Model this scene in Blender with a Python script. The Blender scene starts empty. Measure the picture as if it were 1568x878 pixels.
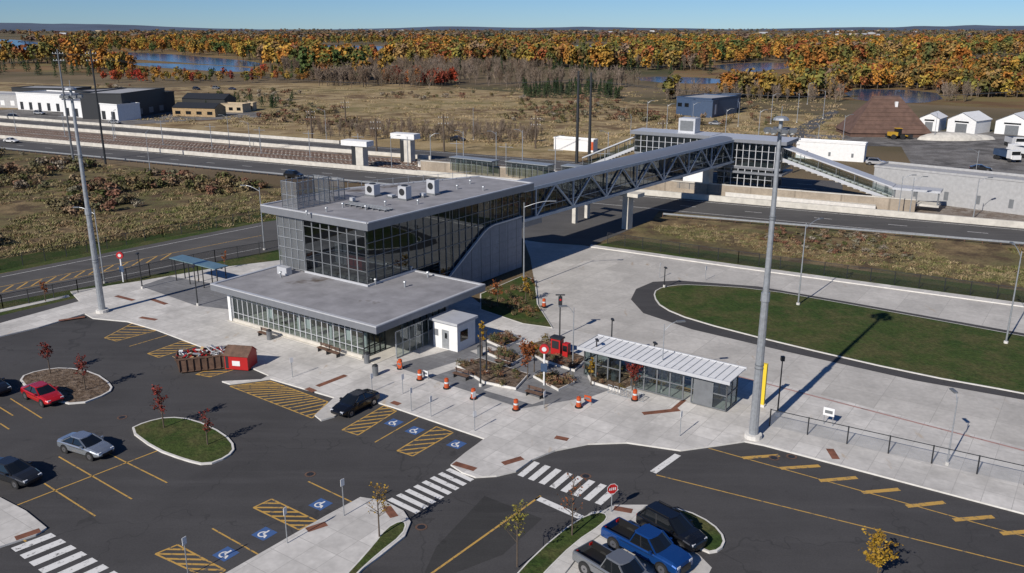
import bpy, math, random
from mathutils import Vector, Matrix, noise
random.seed(7)
R=random.random
def U(a,b): return a+(b-a)*R()
# ---- survey calibration: turns a sighting on the photo into a real position on the ground plane (metres)
F=1320.;CU,CV=784.,439.;H=32.
PIT=math.atan((CV-42.)/F);SP,CP=math.sin(PIT),math.cos(PIT)
def G(u,v,z=0.):
    b=(v-CV)/F; t=(H-z)/(SP+CP*b)
    return Vector(((u-CU)/F*t,(CP-SP*b)*t,z))
YB=math.radians(-35.)
cB,sB=math.cos(YB),math.sin(YB)
def toUV(p): return (cB*p[0]+sB*p[1], -sB*p[0]+cB*p[1])
def frUV(u,v,z=0): return Vector((cB*u-sB*v, sB*u+cB*v, z))
def GB(u,v,z=0): return toUV(G(u,v,z))
def inpoly(x,y,P):
    c=False;n=len(P);j=n-1
    for i in range(n):
        if (P[i][1]>y)!=(P[j][1]>y) and x<(P[j][0]-P[i][0])*(y-P[i][1])/(P[j][1]-P[i][1])+P[i][0]: c=not c
        j=i
    return c
# ---------------------------------------------------------------- materials
def nt(name):
    m=bpy.data.materials.new(name);m.use_nodes=True
    n=m.node_tree;bs=n.nodes['Principled BSDF'];return m,n,bs
def N(n,t,**k):
    x=n.nodes.new(t)
    for a,b in k.items(): setattr(x,a,b)
    return x
def c4(c): return (c[0],c[1],c[2],1)
def noisefac(n,scale,lo,hi,detail=3,coord='pos',stretch=None,rough=.6):
    if coord=='pos': co=N(n,'ShaderNodeNewGeometry').outputs['Position']
    else: co=N(n,'ShaderNodeTexCoord').outputs['Object']
    if stretch:
        mp=N(n,'ShaderNodeMapping'); mp.inputs['Rotation'].default_value=(0,0,stretch[1]); mp.inputs['Scale'].default_value=stretch[0]
        n.links.new(co,mp.inputs[0]);co=mp.outputs[0]
    t=N(n,'ShaderNodeTexNoise');t.inputs['Scale'].default_value=scale;t.inputs['Detail'].default_value=min(detail,4);t.inputs['Roughness'].default_value=rough
    n.links.new(co,t.inputs['Vector'])
    r=N(n,'ShaderNodeMapRange');r.inputs[1].default_value=lo;r.inputs[2].default_value=hi
    n.links.new(t.outputs[0],r.inputs[0]);return r.outputs[0]
def mixc(n,f,a,b,mode='MIX'):
    m=N(n,'ShaderNodeMix',data_type='RGBA',blend_type=mode)
    if isinstance(f,(int,float)): m.inputs[0].default_value=f
    else: n.links.new(f,m.inputs[0])
    for s,x in ((6,a),(7,b)):
        if isinstance(x,tuple): m.inputs[s].default_value=c4(x)
        else: n.links.new(x,m.inputs[s])
    return m.outputs[2]
def bump(n,bs,fac,st,dist=.1):
    b=N(n,'ShaderNodeBump');b.inputs['Strength'].default_value=st;b.inputs['Distance'].default_value=dist
    n.links.new(fac,b.inputs['Height']);n.links.new(b.outputs[0],bs.inputs['Normal'])
def M(name,col,rough=.6,metal=0,var=.25,scale=1.5,coord='obj',spec=.5,bmp=0):
    m,n,bs=nt(name);bs.inputs['Roughness'].default_value=rough;bs.inputs['Metallic'].default_value=metal
    bs.inputs['Specular IOR Level'].default_value=spec
    if var>0:
        f=noisefac(n,scale,.3,.7,4,coord)
        d=tuple(x*(1-var) for x in col);l=tuple(min(1,x*(1+var*.6)) for x in col)
        n.links.new(mixc(n,f,d,l),bs.inputs['Base Color'])
        if bmp: bump(n,bs,f,bmp)
    else: bs.inputs['Base Color'].default_value=c4(col)
    return m
def Mground(name,cols,scales,rough=.95,bmp=.3,str_=None):
    m,n,bs=nt(name);bs.inputs['Roughness'].default_value=rough;bs.inputs['Specular IOR Level'].default_value=.15
    c=cols[0]
    for i,(cc,sc) in enumerate(zip(cols[1:],scales)):
        f=noisefac(n,sc,.43,.6,4,'pos',str_ if i<2 else None,.65)
        c=mixc(n,f,c,cc)
    f=noisefac(n,3.0,.25,.75,4)
    c2=mixc(n,.75,c,mixc(n,f,(.4,.4,.4),(1.4,1.4,1.4)),'MULTIPLY')
    n.links.new(c2,bs.inputs['Base Color'])
    if bmp: bump(n,bs,f,bmp,.3)
    return m
def Mconc(name,col,bw,bh,rot=YB,joint=.62,mort=.025,stain=.35,off=0.):
    m,n,bs=nt(name);bs.inputs['Roughness'].default_value=.85;bs.inputs['Specular IOR Level'].default_value=.25
    g=N(n,'ShaderNodeNewGeometry');mp=N(n,'ShaderNodeMapping',vector_type='POINT')
    mp.inputs['Rotation'].default_value=(0,0,-rot);n.links.new(g.outputs['Position'],mp.inputs[0])
    b=N(n,'ShaderNodeTexBrick');b.offset=off;b.inputs['Scale'].default_value=1;b.inputs['Brick Width'].default_value=bw;b.inputs['Row Height'].default_value=bh
    b.inputs['Mortar Size'].default_value=mort;b.inputs['Mortar Smooth'].default_value=.3
    b.inputs['Color1'].default_value=c4(tuple(x*.88 for x in col));b.inputs['Color2'].default_value=c4(tuple(x*1.07 for x in col))
    b.inputs['Mortar'].default_value=c4(tuple(x*joint for x in col));n.links.new(mp.outputs[0],b.inputs[0])
    f=noisefac(n,.22,.38,.72,4,rough=.7);c=mixc(n,f,b.outputs[0],tuple(x*(1-stain) for x in col))
    f2=noisefac(n,2.2,.2,.8,4);c=mixc(n,.5,c,mixc(n,f2,(.72,.72,.72),(1.2,1.2,1.2)),'MULTIPLY')
    f3=noisefac(n,.9,.66,.74,3,stretch=((1,.25,1),.6));c=mixc(n,f3,c,(col[0]*.72,col[1]*.64,col[2]*.55))
    n.links.new(c,bs.inputs['Base Color']);return m
def Masph(name,col,crack=True):
    m,n,bs=nt(name);bs.inputs['Roughness'].default_value=.85;bs.inputs['Specular IOR Level'].default_value=.2
    f=noisefac(n,.08,.38,.65,4,rough=.65);c=mixc(n,f,col,tuple(x*1.3 for x in col))
    f=noisefac(n,.35,.48,.72,4,stretch=((.2,2,1),.6));c=mixc(n,f,c,tuple(x*1.35 for x in col))
    f=noisefac(n,.5,.66,.8,3);c=mixc(n,f,c,tuple(x*.6 for x in col))
    f=noisefac(n,9,.2,.8,3);c=mixc(n,.6,c,mixc(n,f,(.7,.7,.7),(1.3,1.3,1.3)),'MULTIPLY')
    if crack:
        g=N(n,'ShaderNodeNewGeometry');w=N(n,'ShaderNodeTexVoronoi',feature='DISTANCE_TO_EDGE');w.inputs['Scale'].default_value=.07
        ns=N(n,'ShaderNodeTexNoise');ns.inputs['Scale'].default_value=.5;n.links.new(g.outputs[0],ns.inputs[0])
        ad=N(n,'ShaderNodeVectorMath',operation='MULTIPLY_ADD');n.links.new(ns.outputs[1],ad.inputs[0]);ad.inputs[1].default_value=(5,5,0);n.links.new(g.outputs[0],ad.inputs[2])
        n.links.new(ad.outputs[0],w.inputs[0]);r=N(n,'ShaderNodeMapRange');r.inputs[1].default_value=.002;r.inputs[2].default_value=.005;r.inputs[3].default_value=.4;r.inputs[4].default_value=0
        n.links.new(w.outputs[0],r.inputs[0]);c=mixc(n,r.outputs[0],c,(.03,.03,.03))
    n.links.new(c,bs.inputs['Base Color']);return m
def Mpaint(name,col,wear=.58):
    m,n,bs=nt(name);bs.inputs['Roughness'].default_value=.7
    f=noisefac(n,2.2,wear,wear+.12,4,rough=.75);c=mixc(n,f,col,(.10,.095,.085));n.links.new(c,bs.inputs['Base Color']);return m
def Mglass(name,tint,tr=.5,rough=.02):
    m,n,bs=nt(name);o=[x for x in n.nodes if x.type=='OUTPUT_MATERIAL'][0]
    t=N(n,'ShaderNodeBsdfTransparent');t.inputs[0].default_value=c4(tint)
    g=N(n,'ShaderNodeBsdfGlossy');g.inputs['Roughness'].default_value=rough;g.inputs[0].default_value=(.75,.82,.88,1)
    fr=N(n,'ShaderNodeFresnel');fr.inputs[0].default_value=1.6
    ad=N(n,'ShaderNodeMath',operation='ADD');n.links.new(fr.outputs[0],ad.inputs[0]);ad.inputs[1].default_value=1-tr-.35;ad.use_clamp=True
    x=N(n,'ShaderNodeMixShader');n.links.new(ad.outputs[0],x.inputs[0]);n.links.new(t.outputs[0],x.inputs[1]);n.links.new(g.outputs[0],x.inputs[2]);n.links.new(x.outputs[0],o.inputs[0]);return m
def Mmesh(name,col,cover):
    m,n,bs=nt(name);o=[x for x in n.nodes if x.type=='OUTPUT_MATERIAL'][0];bs.inputs['Base Color'].default_value=c4(col)
    t=N(n,'ShaderNodeBsdfTransparent');x=N(n,'ShaderNodeMixShader');x.inputs[0].default_value=cover
    n.links.new(t.outputs[0],x.inputs[1]);n.links.new(bs.outputs[0],x.inputs[2]);n.links.new(x.outputs[0],o.inputs[0]);return m
def Mfol(name,stops,ns=.02,rough=.8,var=(.5,1.45),rndw=.5):
    m,n,bs=nt(name);bs.inputs['Roughness'].default_value=rough;bs.inputs['Specular IOR Level'].default_value=.15
    oi=N(n,'ShaderNodeObjectInfo');r=N(n,'ShaderNodeValToRGB');e=r.color_ramp.elements
    while len(e)>1:e.remove(e[-1])
    e[0].position=0;e[0].color=c4(stops[0])
    for i,s in enumerate(stops[1:]):
        q=e.new((i+1)/(len(stops)-1));q.color=c4(s)
    wn=noisefac(n,ns,.3,.7,2,'pos')
    mx=N(n,'ShaderNodeMix',data_type='FLOAT');mx.inputs[0].default_value=rndw;n.links.new(oi.outputs['Random'],mx.inputs[2]);n.links.new(wn,mx.inputs[3])
    rr=N(n,'ShaderNodeMapRange');rr.inputs[1].default_value=.15;rr.inputs[2].default_value=.85;n.links.new(mx.outputs[0],rr.inputs[0])
    n.links.new(rr.outputs[0],r.inputs[0])
    f=noisefac(n,1.1,.3,.7,2,'obj');c=mixc(n,.8,r.outputs[0],mixc(n,f,(var[0],)*3,(var[1],)*3),'MULTIPLY')
    n.links.new(c,bs.inputs['Base Color'])
    return m
def Mleaf(name,a,b):
    m,n,bs=nt(name);bs.inputs['Roughness'].default_value=.7;bs.inputs['Specular IOR Level'].default_value=.25
    f=noisefac(n,3.,.35,.65,3,'pos');n.links.new(mixc(n,f,a,b),bs.inputs['Base Color']);return m
m_asph=Masph('asphalt',(.056,.054,.054))
m_asph2=Masph('asphalt_patch',(.040,.039,.038),False)
m_hwy=Masph('highway_asphalt',(.080,.077,.074),False)
m_conc=Mconc('sidewalk_concrete',(.62,.595,.555),1.9,1.9)
m_bus=Mconc('busway_concrete',(.52,.495,.455),4.6,4.6,stain=.3)
m_kerb=M('kerb_concrete',(.62,.60,.56),.9,var=.15,coord='pos')
m_wallc=M('wall_concrete',(.55,.52,.46),.9,var=.2,coord='pos',scale=.8)
m_tan=Mconc('tan_wall',(.38,.32,.25),2.5,1.2,joint=.6)
m_pav=Mconc('paving_stone',(.22,.22,.225),1.4,.7,joint=.6,mort=.03,off=.5)
m_yel=Mpaint('yellow_paint',(.50,.30,.07),.53)
m_wht=Mpaint('white_paint',(.70,.69,.66),.56)
m_blu=Mpaint('blue_paint',(.05,.11,.27),.60)
m_redl=Mpaint('red_strip',(.40,.24,.21),.55)
m_rust=M('tactile_rust',(.20,.08,.045),.8,var=.4,coord='pos')
m_lawn=Mground('lawn',[(.040,.068,.016),(.055,.078,.020),(.085,.085,.032)],[.12,.25],bmp=.3)
m_mead=Mground('meadow',[(.15,.13,.06),(.075,.090,.030),(.25,.18,.095),(.10,.07,.042)],[.03,.06,.25])
m_field=Mground('golden_field',[(.32,.23,.12),(.20,.17,.075),(.14,.09,.05),(.38,.29,.16)],[.010,.022,.10],str_=((.35,1,1),0))
m_far=Mground('far_ground',[(.13,.095,.055),(.07,.075,.035),(.20,.15,.09)],[.002,.006],bmp=0)
m_marsh=Mground('marsh',[(.26,.16,.08),(.15,.09,.045),(.19,.15,.065)],[.008,.03],bmp=0)
m_mulch=Mground('mulch',[(.13,.09,.06),(.075,.05,.035),(.20,.15,.11)],[.8,2.],bmp=.5)
m_ball=Mground('rail_ballast',[(.22,.18,.15),(.14,.105,.08),(.27,.24,.21)],[.1,.5],bmp=.3)
m_gravel=Mground('gravel_yard',[(.16,.15,.14),(.10,.095,.09),(.22,.21,.20)],[.03,.2],bmp=.1)
m_water=M('water',(.035,.075,.15),.15,var=.2,coord='pos',scale=.05)
m_roof=M('roof_membrane',(.265,.26,.27),.9,var=.25,coord='obj',scale=.5)
n=m_roof.node_tree;bs=n.nodes['Principled BSDF'];lk=bs.inputs['Base Color'].links[0].from_socket
f=noisefac(n,.16,.62,.70,4,'obj');n.links.new(mixc(n,f,lk,(.085,.065,.05)),bs.inputs['Base Color'])
m_fas=M('fascia_metal',(.22,.23,.25),.45,.3,var=.08)
m_fasl=M('light_metal',(.52,.53,.55),.45,.2,var=.08)
m_plat=M('shelter_grey_roof',(.30,.32,.33),.4,.2,var=.1)
m_panel=Mconc('wall_panel',(.27,.275,.295),1.5,1.5,joint=.7,stain=.1)
m_dark=M('dark_metal',(.03,.032,.035),.5,.2,var=.1)
m_grey=M('grey_metal',(.18,.19,.20),.5,.3,var=.15)
m_lgrey=M('light_grey_cladding',(.36,.36,.36),.7,var=.15)
m_galv=M('galvanised_steel',(.38,.40,.42),.45,.5,var=.2,scale=3)
m_truss=M('truss_steel',(.38,.43,.49),.45,.2,var=.12)
m_white=M('white_panel',(.72,.72,.71),.6,var=.08)
m_black=M('black_plastic',(.012,.012,.013),.5,var=0)
m_tire=M('tire_rubber',(.018,.018,.018),.85,var=0)
m_rim=M('alloy_rim',(.35,.35,.36),.3,.8,var=0)
m_red=M('red_paint',(.42,.015,.015),.45,var=.1)
m_orange=M('orange_plastic',(.48,.075,.015),.5,var=0)
m_refl=M('reflective_white',(.60,.60,.60),.5,var=0)
m_brown=M('rusty_brown',(.13,.075,.05),.8,var=.4,scale=2)
m_wood=M('timber',(.36,.25,.13),.8,var=.3)
m_bark=M('bark',(.10,.075,.055),.9,var=.3,scale=8)
m_glass=Mglass('clear_glass',(.58,.66,.66),.60)
m_dglass=Mglass('dark_glass',(.26,.29,.31),.58)
m_cglass=M('car_glass',(.008,.010,.012),.06,var=0,spec=.8)
m_fence=Mmesh('chain_link',(.02,.02,.02),.30)
m_fencel=Mmesh('chain_link_galvanised',(.3,.31,.32),.22)
m_screen=Mmesh('perforated_screen',(.16,.17,.18),.55)
m_cage=Mmesh('cage_mesh',(.20,.21,.22),.38)
m_lens=M('lamp_lens',(.5,.5,.48),.2,var=0)
m_head=M('headlight',(.6,.62,.65),.1,var=0)
m_tail=M('taillight',(.35,.01,.01),.2,var=0)
m_soil=M('brown_shingles',(.12,.070,.052),.85,var=.3,scale=.6,bmp=.3)
m_teal=M('shelter_glass_roof',(.12,.19,.21),.15,var=.2)
m_hill=M('hazy_far_hill',(.07,.095,.14),.95,var=.2,coord='pos',scale=.002)  # bluish base colour paints distance haze onto the hills
m_beige=M('beige_cladding',(.45,.36,.24),.7,var=.15)
m_bluebld=M('blue_cladding',(.04,.07,.13),.5,var=.15)
# ---------------------------------------------------------------- mesh builder
class MB:
    def __init__(s,name,loc=(0,0,0),yaw=0.):
        s.name=name;s.loc=loc;s.yaw=yaw;s.vs=[];s.fs=[];s.mi=[];s.sm=[];s.mats=[]
    def _m(s,m):
        if m not in s.mats:s.mats.append(m)
        return s.mats.index(m)
    def f(s,pts,m,sm=False):
        b=len(s.vs);s.vs.extend([tuple(p) for p in pts]);s.fs.append(tuple(range(b,b+len(pts))));s.mi.append(s._m(m));s.sm.append(sm)
    def box(s,x0,x1,y0,y1,z0,z1,m,top=None):
        a=[(x0,y0,z0),(x1,y0,z0),(x1,y1,z0),(x0,y1,z0),(x0,y0,z1),(x1,y0,z1),(x1,y1,z1),(x0,y1,z1)]
        for q in ((3,2,1,0),(0,1,5,4),(1,2,6,5),(2,3,7,6),(3,0,4,7)): s.f([a[i] for i in q],m)
        s.f([a[i] for i in (4,5,6,7)],top or m)
    def bar(s,p0,p1,w,h,m):
        p0=Vector(p0);p1=Vector(p1);d=(p1-p0).normalized()
        up=Vector((0,0,1)) if abs(d.z)<.95 else Vector((1,0,0))
        x=d.cross(up).normalized()*(w/2);y=x.cross(d).normalized()*(h/2)
        c=[p+a*x+b*y for p in (p0,p1) for a,b in ((-1,-1),(1,-1),(1,1),(-1,1))]
        for q in ((0,1,2,3),(7,6,5,4),(1,0,4,5),(2,1,5,6),(3,2,6,7),(0,3,7,4)): s.f([c[i] for i in q],m)
    def cyl(s,p0,p1,r0,r1,m,n=8,caps=True):
        p0=Vector(p0);p1=Vector(p1);d=(p1-p0).normalized()
        up=Vector((0,0,1)) if abs(d.z)<.95 else Vector((1,0,0))
        x=d.cross(up).normalized();y=x.cross(d).normalized()
        A=[p0+(x*math.cos(2*math.pi*i/n)+y*math.sin(2*math.pi*i/n))*r0 for i in range(n)]
        B=[p1+(x*math.cos(2*math.pi*i/n)+y*math.sin(2*math.pi*i/n))*r1 for i in range(n)]
        for i in range(n):
            j=(i+1)%n;s.f([A[j],A[i],B[i],B[j]],m,True)
        if caps: s.f(A,m);s.f(B[::-1],m)
    def dome(s,c,rx,ry,rz,m,n=10,k=4,lo=0.):
        c=Vector(c)
        def pt(i,j):
            a=2*math.pi*i/n;b=lo+(math.pi/2-lo)*j/k
            return c+Vector((rx*math.cos(a)*math.cos(b),ry*math.sin(a)*math.cos(b),rz*math.sin(b)))
        for j in range(k):
            for i in range(n): s.f([pt(i,j),pt(i+1,j),pt(i+1,j+1),pt(i,j+1)],m,True)
    def prism(s,poly,z0,z1,m,side=None):
        ar=sum(poly[i][0]*poly[(i+1)%len(poly)][1]-poly[(i+1)%len(poly)][0]*poly[i][1] for i in range(len(poly)))
        P=list(poly) if ar>0 else list(poly)[::-1]
        s.f([(p[0],p[1],z1) for p in P],m)
        if z0<z1:
            for i in range(len(P)):
                a=P[i];b=P[(i+1)%len(P)]
                s.f([(a[0],a[1],z0),(b[0],b[1],z0),(b[0],b[1],z1),(a[0],a[1],z1)],side or m)
            s.f([(p[0],p[1],z0) for p in P][::-1],side or m)
    def curtain(s,a,b,z0,z1,nc,nr,gm,fm,w=.07,d=.14,rows=None):
        a=Vector((a[0],a[1],0));b=Vector((b[0],b[1],0))
        s.f([(a.x,a.y,z0),(b.x,b.y,z0),(b.x,b.y,z1),(a.x,a.y,z1)],gm)
        for i in range(nc+1):
            p=a.lerp(b,i/nc);s.bar((p.x,p.y,z0),(p.x,p.y,z1),w,d,fm)
        rr=rows or [z0+(z1-z0)*i/nr for i in range(nr+1)]
        for z in rr: s.bar((a.x,a.y,z),(b.x,b.y,z),d*.9,w,fm)
    def build(s):
        me=bpy.data.meshes.new(s.name);me.from_pydata(s.vs,[],s.fs)
        for m in s.mats: me.materials.append(m)
        me.polygons.foreach_set('material_index',s.mi);me.polygons.foreach_set('use_smooth',s.sm);me.update()
        o=bpy.data.objects.new(s.name,me);o.location=s.loc;o.rotation_euler=(0,0,s.yaw)
        bpy.context.scene.collection.objects.link(o);return o
def chaikin(P,k=2):
    for _ in range(k):
        Q=[]
        for i in range(len(P)):
            a=Vector(P[i]);b=Vector(P[(i+1)%len(P)]);Q+= [a.lerp(b,.25),a.lerp(b,.75)]
        P=Q
    return P
def inset(P,d):
    P=[Vector((p[0],p[1])) for p in P]
    ar=sum(P[i].x*P[(i+1)%len(P)].y-P[(i+1)%len(P)].x*P[i].y for i in range(len(P)))
    s=1 if ar>0 else -1;Q=[]
    for i in range(len(P)):
        a=P[i-1];b=P[i];c=P[(i+1)%len(P)]
        e=((b-a).normalized()+(c-b).normalized())
        if e.length<1e-5:e=(c-b)
        e.normalize();Q.append(b+Vector((-e.y,e.x))*d*s)
    return Q
def sheet(name,px,z,mat,sm=0):
    P=[G(*p).to_2d() for p in px]
    if sm:P=chaikin(P,sm)
    b=MB(name);b.prism(P,z,z,mat);return b.build()
def slab(name,px,mat,z=.15,sm=0,kerb=.0,z0=0.):
    P=[G(*p).to_2d() for p in px]
    if sm:P=chaikin(P,sm)
    b=MB(name);b.prism(P,z0,z,m_kerb if kerb else mat,m_kerb)
    if kerb:b.prism(inset(P,kerb),z+.006,z+.006,mat)
    return b.build()
# ---------------------------------------------------------------- ground and terrain
b=MB('ground');b.f([(-16000,-400,0),(16000,-400,0),(16000,14000,0),(-16000,14000,0)],m_far);b.build()
sheet('marsh_ground',[(-500,114),(0,110),(420,114),(600,108),(560,84),(300,76),(0,66),(-500,60)],.02,m_marsh)
sheet('marsh_ground',[(1000,135),(1230,150),(1700,175),(2100,190),(2100,100),(1568,100),(1050,95)],.02,m_marsh)
sheet('golden_field',[(-500,150),(0,186),(300,212),(640,245),(1040,262),(1290,235),(1300,180),(1040,165),(900,150),(600,128),(400,128),(250,135),(-200,118)],.04,m_field)
sheet('meadow_ground',[(-600,172),(0,229),(430,284),(830,300),(830,335),(430,340),(0,420),(-300,478),(-600,530)],.012,m_mead)
sheet('meadow_ground',[(1000,320),(1568,372),(2000,413),(2000,535),(1568,474),(905,380),(950,350)],.012,m_mead)
sheet('grass_verge',[(-300,462),(0,398),(250,352),(430,320),(430,338),(0,419),(-300,477)],.016,m_lawn)
sheet('grass_verge',[(905,378),(960,366),(1140,392),(1568,446),(2000,500),(2000,530),(1568,472)],.016,m_lawn)
waters=[[(120,80),(185,80),(260,83),(330,89),(395,95),(405,103),(330,100),(250,94),(150,88)],[(190,96),(300,99),(390,104),(385,111),(300,108),(220,102)],
 [(-200,54),(10,60),(70,66),(60,77),(0,75),(-200,68)],[(1080,99),(1200,95),(1225,103),(1130,113)],[(1280,136),(1430,139),(1450,157),(1320,159)],[(870,70),(930,68),(940,80),(880,82)],
 [(970,117),(1110,120),(1105,130),(985,126)],[(1470,87),(1700,89),(1700,98),(1490,96)],[(480,69),(600,71),(600,78),(490,77)]]
for w in waters: sheet('water',w,.06,m_water,1)
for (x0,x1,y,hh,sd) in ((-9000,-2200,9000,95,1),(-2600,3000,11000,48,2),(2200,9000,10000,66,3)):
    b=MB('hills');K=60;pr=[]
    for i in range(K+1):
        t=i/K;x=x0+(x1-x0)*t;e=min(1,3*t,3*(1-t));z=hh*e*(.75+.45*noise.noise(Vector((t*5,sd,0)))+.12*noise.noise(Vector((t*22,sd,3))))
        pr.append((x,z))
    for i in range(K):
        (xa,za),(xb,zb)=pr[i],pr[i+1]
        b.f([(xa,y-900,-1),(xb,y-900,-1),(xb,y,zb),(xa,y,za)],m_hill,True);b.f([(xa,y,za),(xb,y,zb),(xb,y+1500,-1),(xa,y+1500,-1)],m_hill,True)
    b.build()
# ---------------------------------------------------------------- instanced vegetation
def crown(b,n,rx,rz,zc,sz,mat,seed,lobes=7):
    rd=random.Random(seed);L=[]
    for i in range(lobes):
        a=rd.uniform(0,6.28);q=rd.uniform(.15,.62);L.append((Vector((math.cos(a)*rx*q,math.sin(a)*rx*q,zc+rz*rd.uniform(-.6,.6))),rd.uniform(.35,.6)))
    for i in range(n):
        c,r=rd.choice(L);d=Vector((rd.gauss(0,1),rd.gauss(0,1),rd.gauss(0,1))).normalized()
        rr=rd.uniform(.55,1.05)
        p=c+Vector((d.x*rx*r,d.y*rx*r,d.z*rz*r))*rr
        nn=(d+Vector((rd.uniform(-.7,.7),rd.uniform(-.7,.7),rd.uniform(-.2,.9)))).normalized()
        t=nn.cross(Vector((rd.uniform(-1,1),rd.uniform(-1,1),.3))).normalized();w=nn.cross(t);s1=sz*rd.uniform(.6,1.3);s2=sz*rd.uniform(.5,1.)
        b.f([p-t*s1,p-w*s2,p+t*s1*.9,p+w*s2],mat)
def proto(name,fn):
    b=MB(name);fn(b)
    me=bpy.data.meshes.new(name);me.from_pydata(b.vs,[],b.fs)
    for m in b.mats: me.materials.append(m)
    me.polygons.foreach_set('material_index',b.mi);me.update()
    return bpy.data.objects.new(name,me)
def scatter(name,pts,protos):
    col=bpy.data.collections.new(name+'_kinds')
    for o in protos: col.objects.link(o)
    me=bpy.data.meshes.new(name);me.from_pydata([p[:3] for p in pts],[],[])
    a=me.attributes.new('sc','FLOAT_VECTOR','POINT');a.data.foreach_set('vector',[x for p in pts for x in (p[3]*p[5],p[3]*p[5],p[3])])
    a=me.attributes.new('ro','FLOAT_VECTOR','POINT');a.data.foreach_set('vector',[x for p in pts for x in (0,0,p[4])])
    ob=bpy.data.objects.new(name,me);bpy.context.scene.collection.objects.link(ob)
    g=bpy.data.node_groups.new(name,'GeometryNodeTree')
    g.interface.new_socket('Geometry',in_out='INPUT',socket_type='NodeSocketGeometry');g.interface.new_socket('Geometry',in_out='OUTPUT',socket_type='NodeSocketGeometry')
    gi=g.nodes.new('NodeGroupInput');go=g.nodes.new('NodeGroupOutput')
    ci=g.nodes.new('GeometryNodeCollectionInfo');ci.inputs[0].default_value=col;ci.inputs[1].default_value=True;ci.inputs[2].default_value=True
    ip=g.nodes.new('GeometryNodeInstanceOnPoints');ip.inputs['Pick Instance'].default_value=True
    na=g.nodes.new('GeometryNodeInputNamedAttribute');na.data_type='FLOAT_VECTOR';na.inputs[0].default_value='sc'
    nb=g.nodes.new('GeometryNodeInputNamedAttribute');nb.data_type='FLOAT_VECTOR';nb.inputs[0].default_value='ro'
    g.links.new(gi.outputs[0],ip.inputs['Points']);g.links.new(ci.outputs[0],ip.inputs['Instance'])
    g.links.new(na.outputs[0],ip.inputs['Scale']);g.links.new(nb.outputs[0],ip.inputs['Rotation']);g.links.new(ip.outputs[0],go.inputs[0])
    md=ob.modifiers.new('scatter','NODES');md.node_group=g;return ob
f_aut=Mfol('autumn_foliage',[(.07,.10,.03),(.36,.13,.03),(.30,.19,.04),(.09,.11,.035),(.42,.17,.035),(.40,.27,.05),(.12,.14,.04),(.32,.09,.035),(.08,.10,.035),(.33,.20,.06),(.19,.13,.09)],.008,var=(.35,1.5),rndw=.42)  # wide tone noise paints darker shadow between leaf clumps into the colour
f_far=Mfol('hazy_far_foliage',[(.10,.11,.075),(.25,.13,.07),(.10,.115,.085),(.27,.17,.07),(.10,.105,.10),(.20,.10,.07),(.09,.11,.08)],.002)  # muted bluish-brown stops: aerial haze put into the leaf colour
f_bare=Mfol('bare_twigs',[(.20,.155,.12),(.23,.18,.14),(.14,.11,.08),(.20,.14,.10)])
f_red=Mfol('red_foliage',[(.30,.03,.02),(.34,.07,.03),(.18,.04,.03),(.3,.12,.03)])
f_eve=Mfol('evergreen_foliage',[(.028,.05,.022),(.045,.07,.028),(.035,.05,.03)])
f_bush=Mfol('bush_foliage',[(.09,.10,.035),(.24,.16,.085),(.08,.095,.03),(.27,.20,.12),(.20,.09,.06),(.12,.12,.06),(.32,.28,.22),(.15,.10,.06)],.03)
f_tuft=Mfol('grass_tufts',[(.10,.12,.035),(.27,.21,.11),(.13,.14,.05),(.33,.26,.15),(.20,.13,.07),(.10,.12,.045)],.035)
f_tuftg=Mfol('golden_tufts',[(.36,.27,.15),(.22,.19,.09),(.42,.32,.19),(.20,.13,.07)],.015)
def mk_tree(mat,sd,n=150,h=13,r=4.6,sz=.95):
    def fn(b):
        b.cyl((0,0,0),(0,0,h*.55),.28,.12,m_bark,5,False)
        for k in range(4):
            a=k*1.6+sd;b.cyl((0,0,h*.3),(math.cos(a)*r*.5,math.sin(a)*r*.5,h*.6),.12,.04,m_bark,4,False)
        crown(b,n,r,h*.42,h*.56,sz,mat,sd,9)
    return proto('tree_kind_%d'%sd,fn)
def mk_bare(sd):
    def fn(b):
        rd=random.Random(sd);b.cyl((0,0,0),(0,0,7),.2,.08,f_bare,4,False)
        for k in range(34):
            z=rd.uniform(1.5,7.5);a=rd.uniform(0,6.28);l=rd.uniform(1.2,3.2)
            p=Vector((0,0,z));q=p+Vector((math.cos(a)*l*.6,math.sin(a)*l*.6,l*.9));b.bar(p,q,.12,.12,f_bare)
            for _ in range(2):
                q2=q+Vector((rd.uniform(-.8,.8),rd.uniform(-.8,.8),rd.uniform(.4,1.2)));b.bar(q,q2,.09,.09,f_bare)
    return proto('bare_tree_kind_%d'%sd,fn)
def mk_eve(sd):
    def fn(b):
        rd=random.Random(sd);b.cyl((0,0,0),(0,0,6),.15,.05,m_bark,4,False)
        for k in range(150):
            t=rd.uniform(.05,1);r=2.1*(1-t)+.1;a=rd.uniform(0,6.28);rr=r*rd.uniform(.5,1.08)
            p=Vector((math.cos(a)*rr,math.sin(a)*rr,.5+8*t-rr*.25));s=.55
            d=Vector((math.cos(a),math.sin(a),-.5));w=Vector((-math.sin(a),math.cos(a),0))
            b.f([p-d*s,p-w*s*.6,p+d*s,p+w*s*.6],f_eve)
    return proto('evergreen_kind_%d'%sd,fn)
def mk_bush(mat,sd,n=110,r=1.3,sz=.2):
    def fn(b):
        crown(b,n,r,.75,.7,sz,mat,sd,6)
        rd=random.Random(sd)
        for k in range(8):
            a=rd.uniform(0,6.28);b.bar((0,0,0),(math.cos(a)*r*.6,math.sin(a)*r*.6,1.1),.03,.03,m_bark)
    return proto('bush_kind_%d'%sd,fn)
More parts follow.
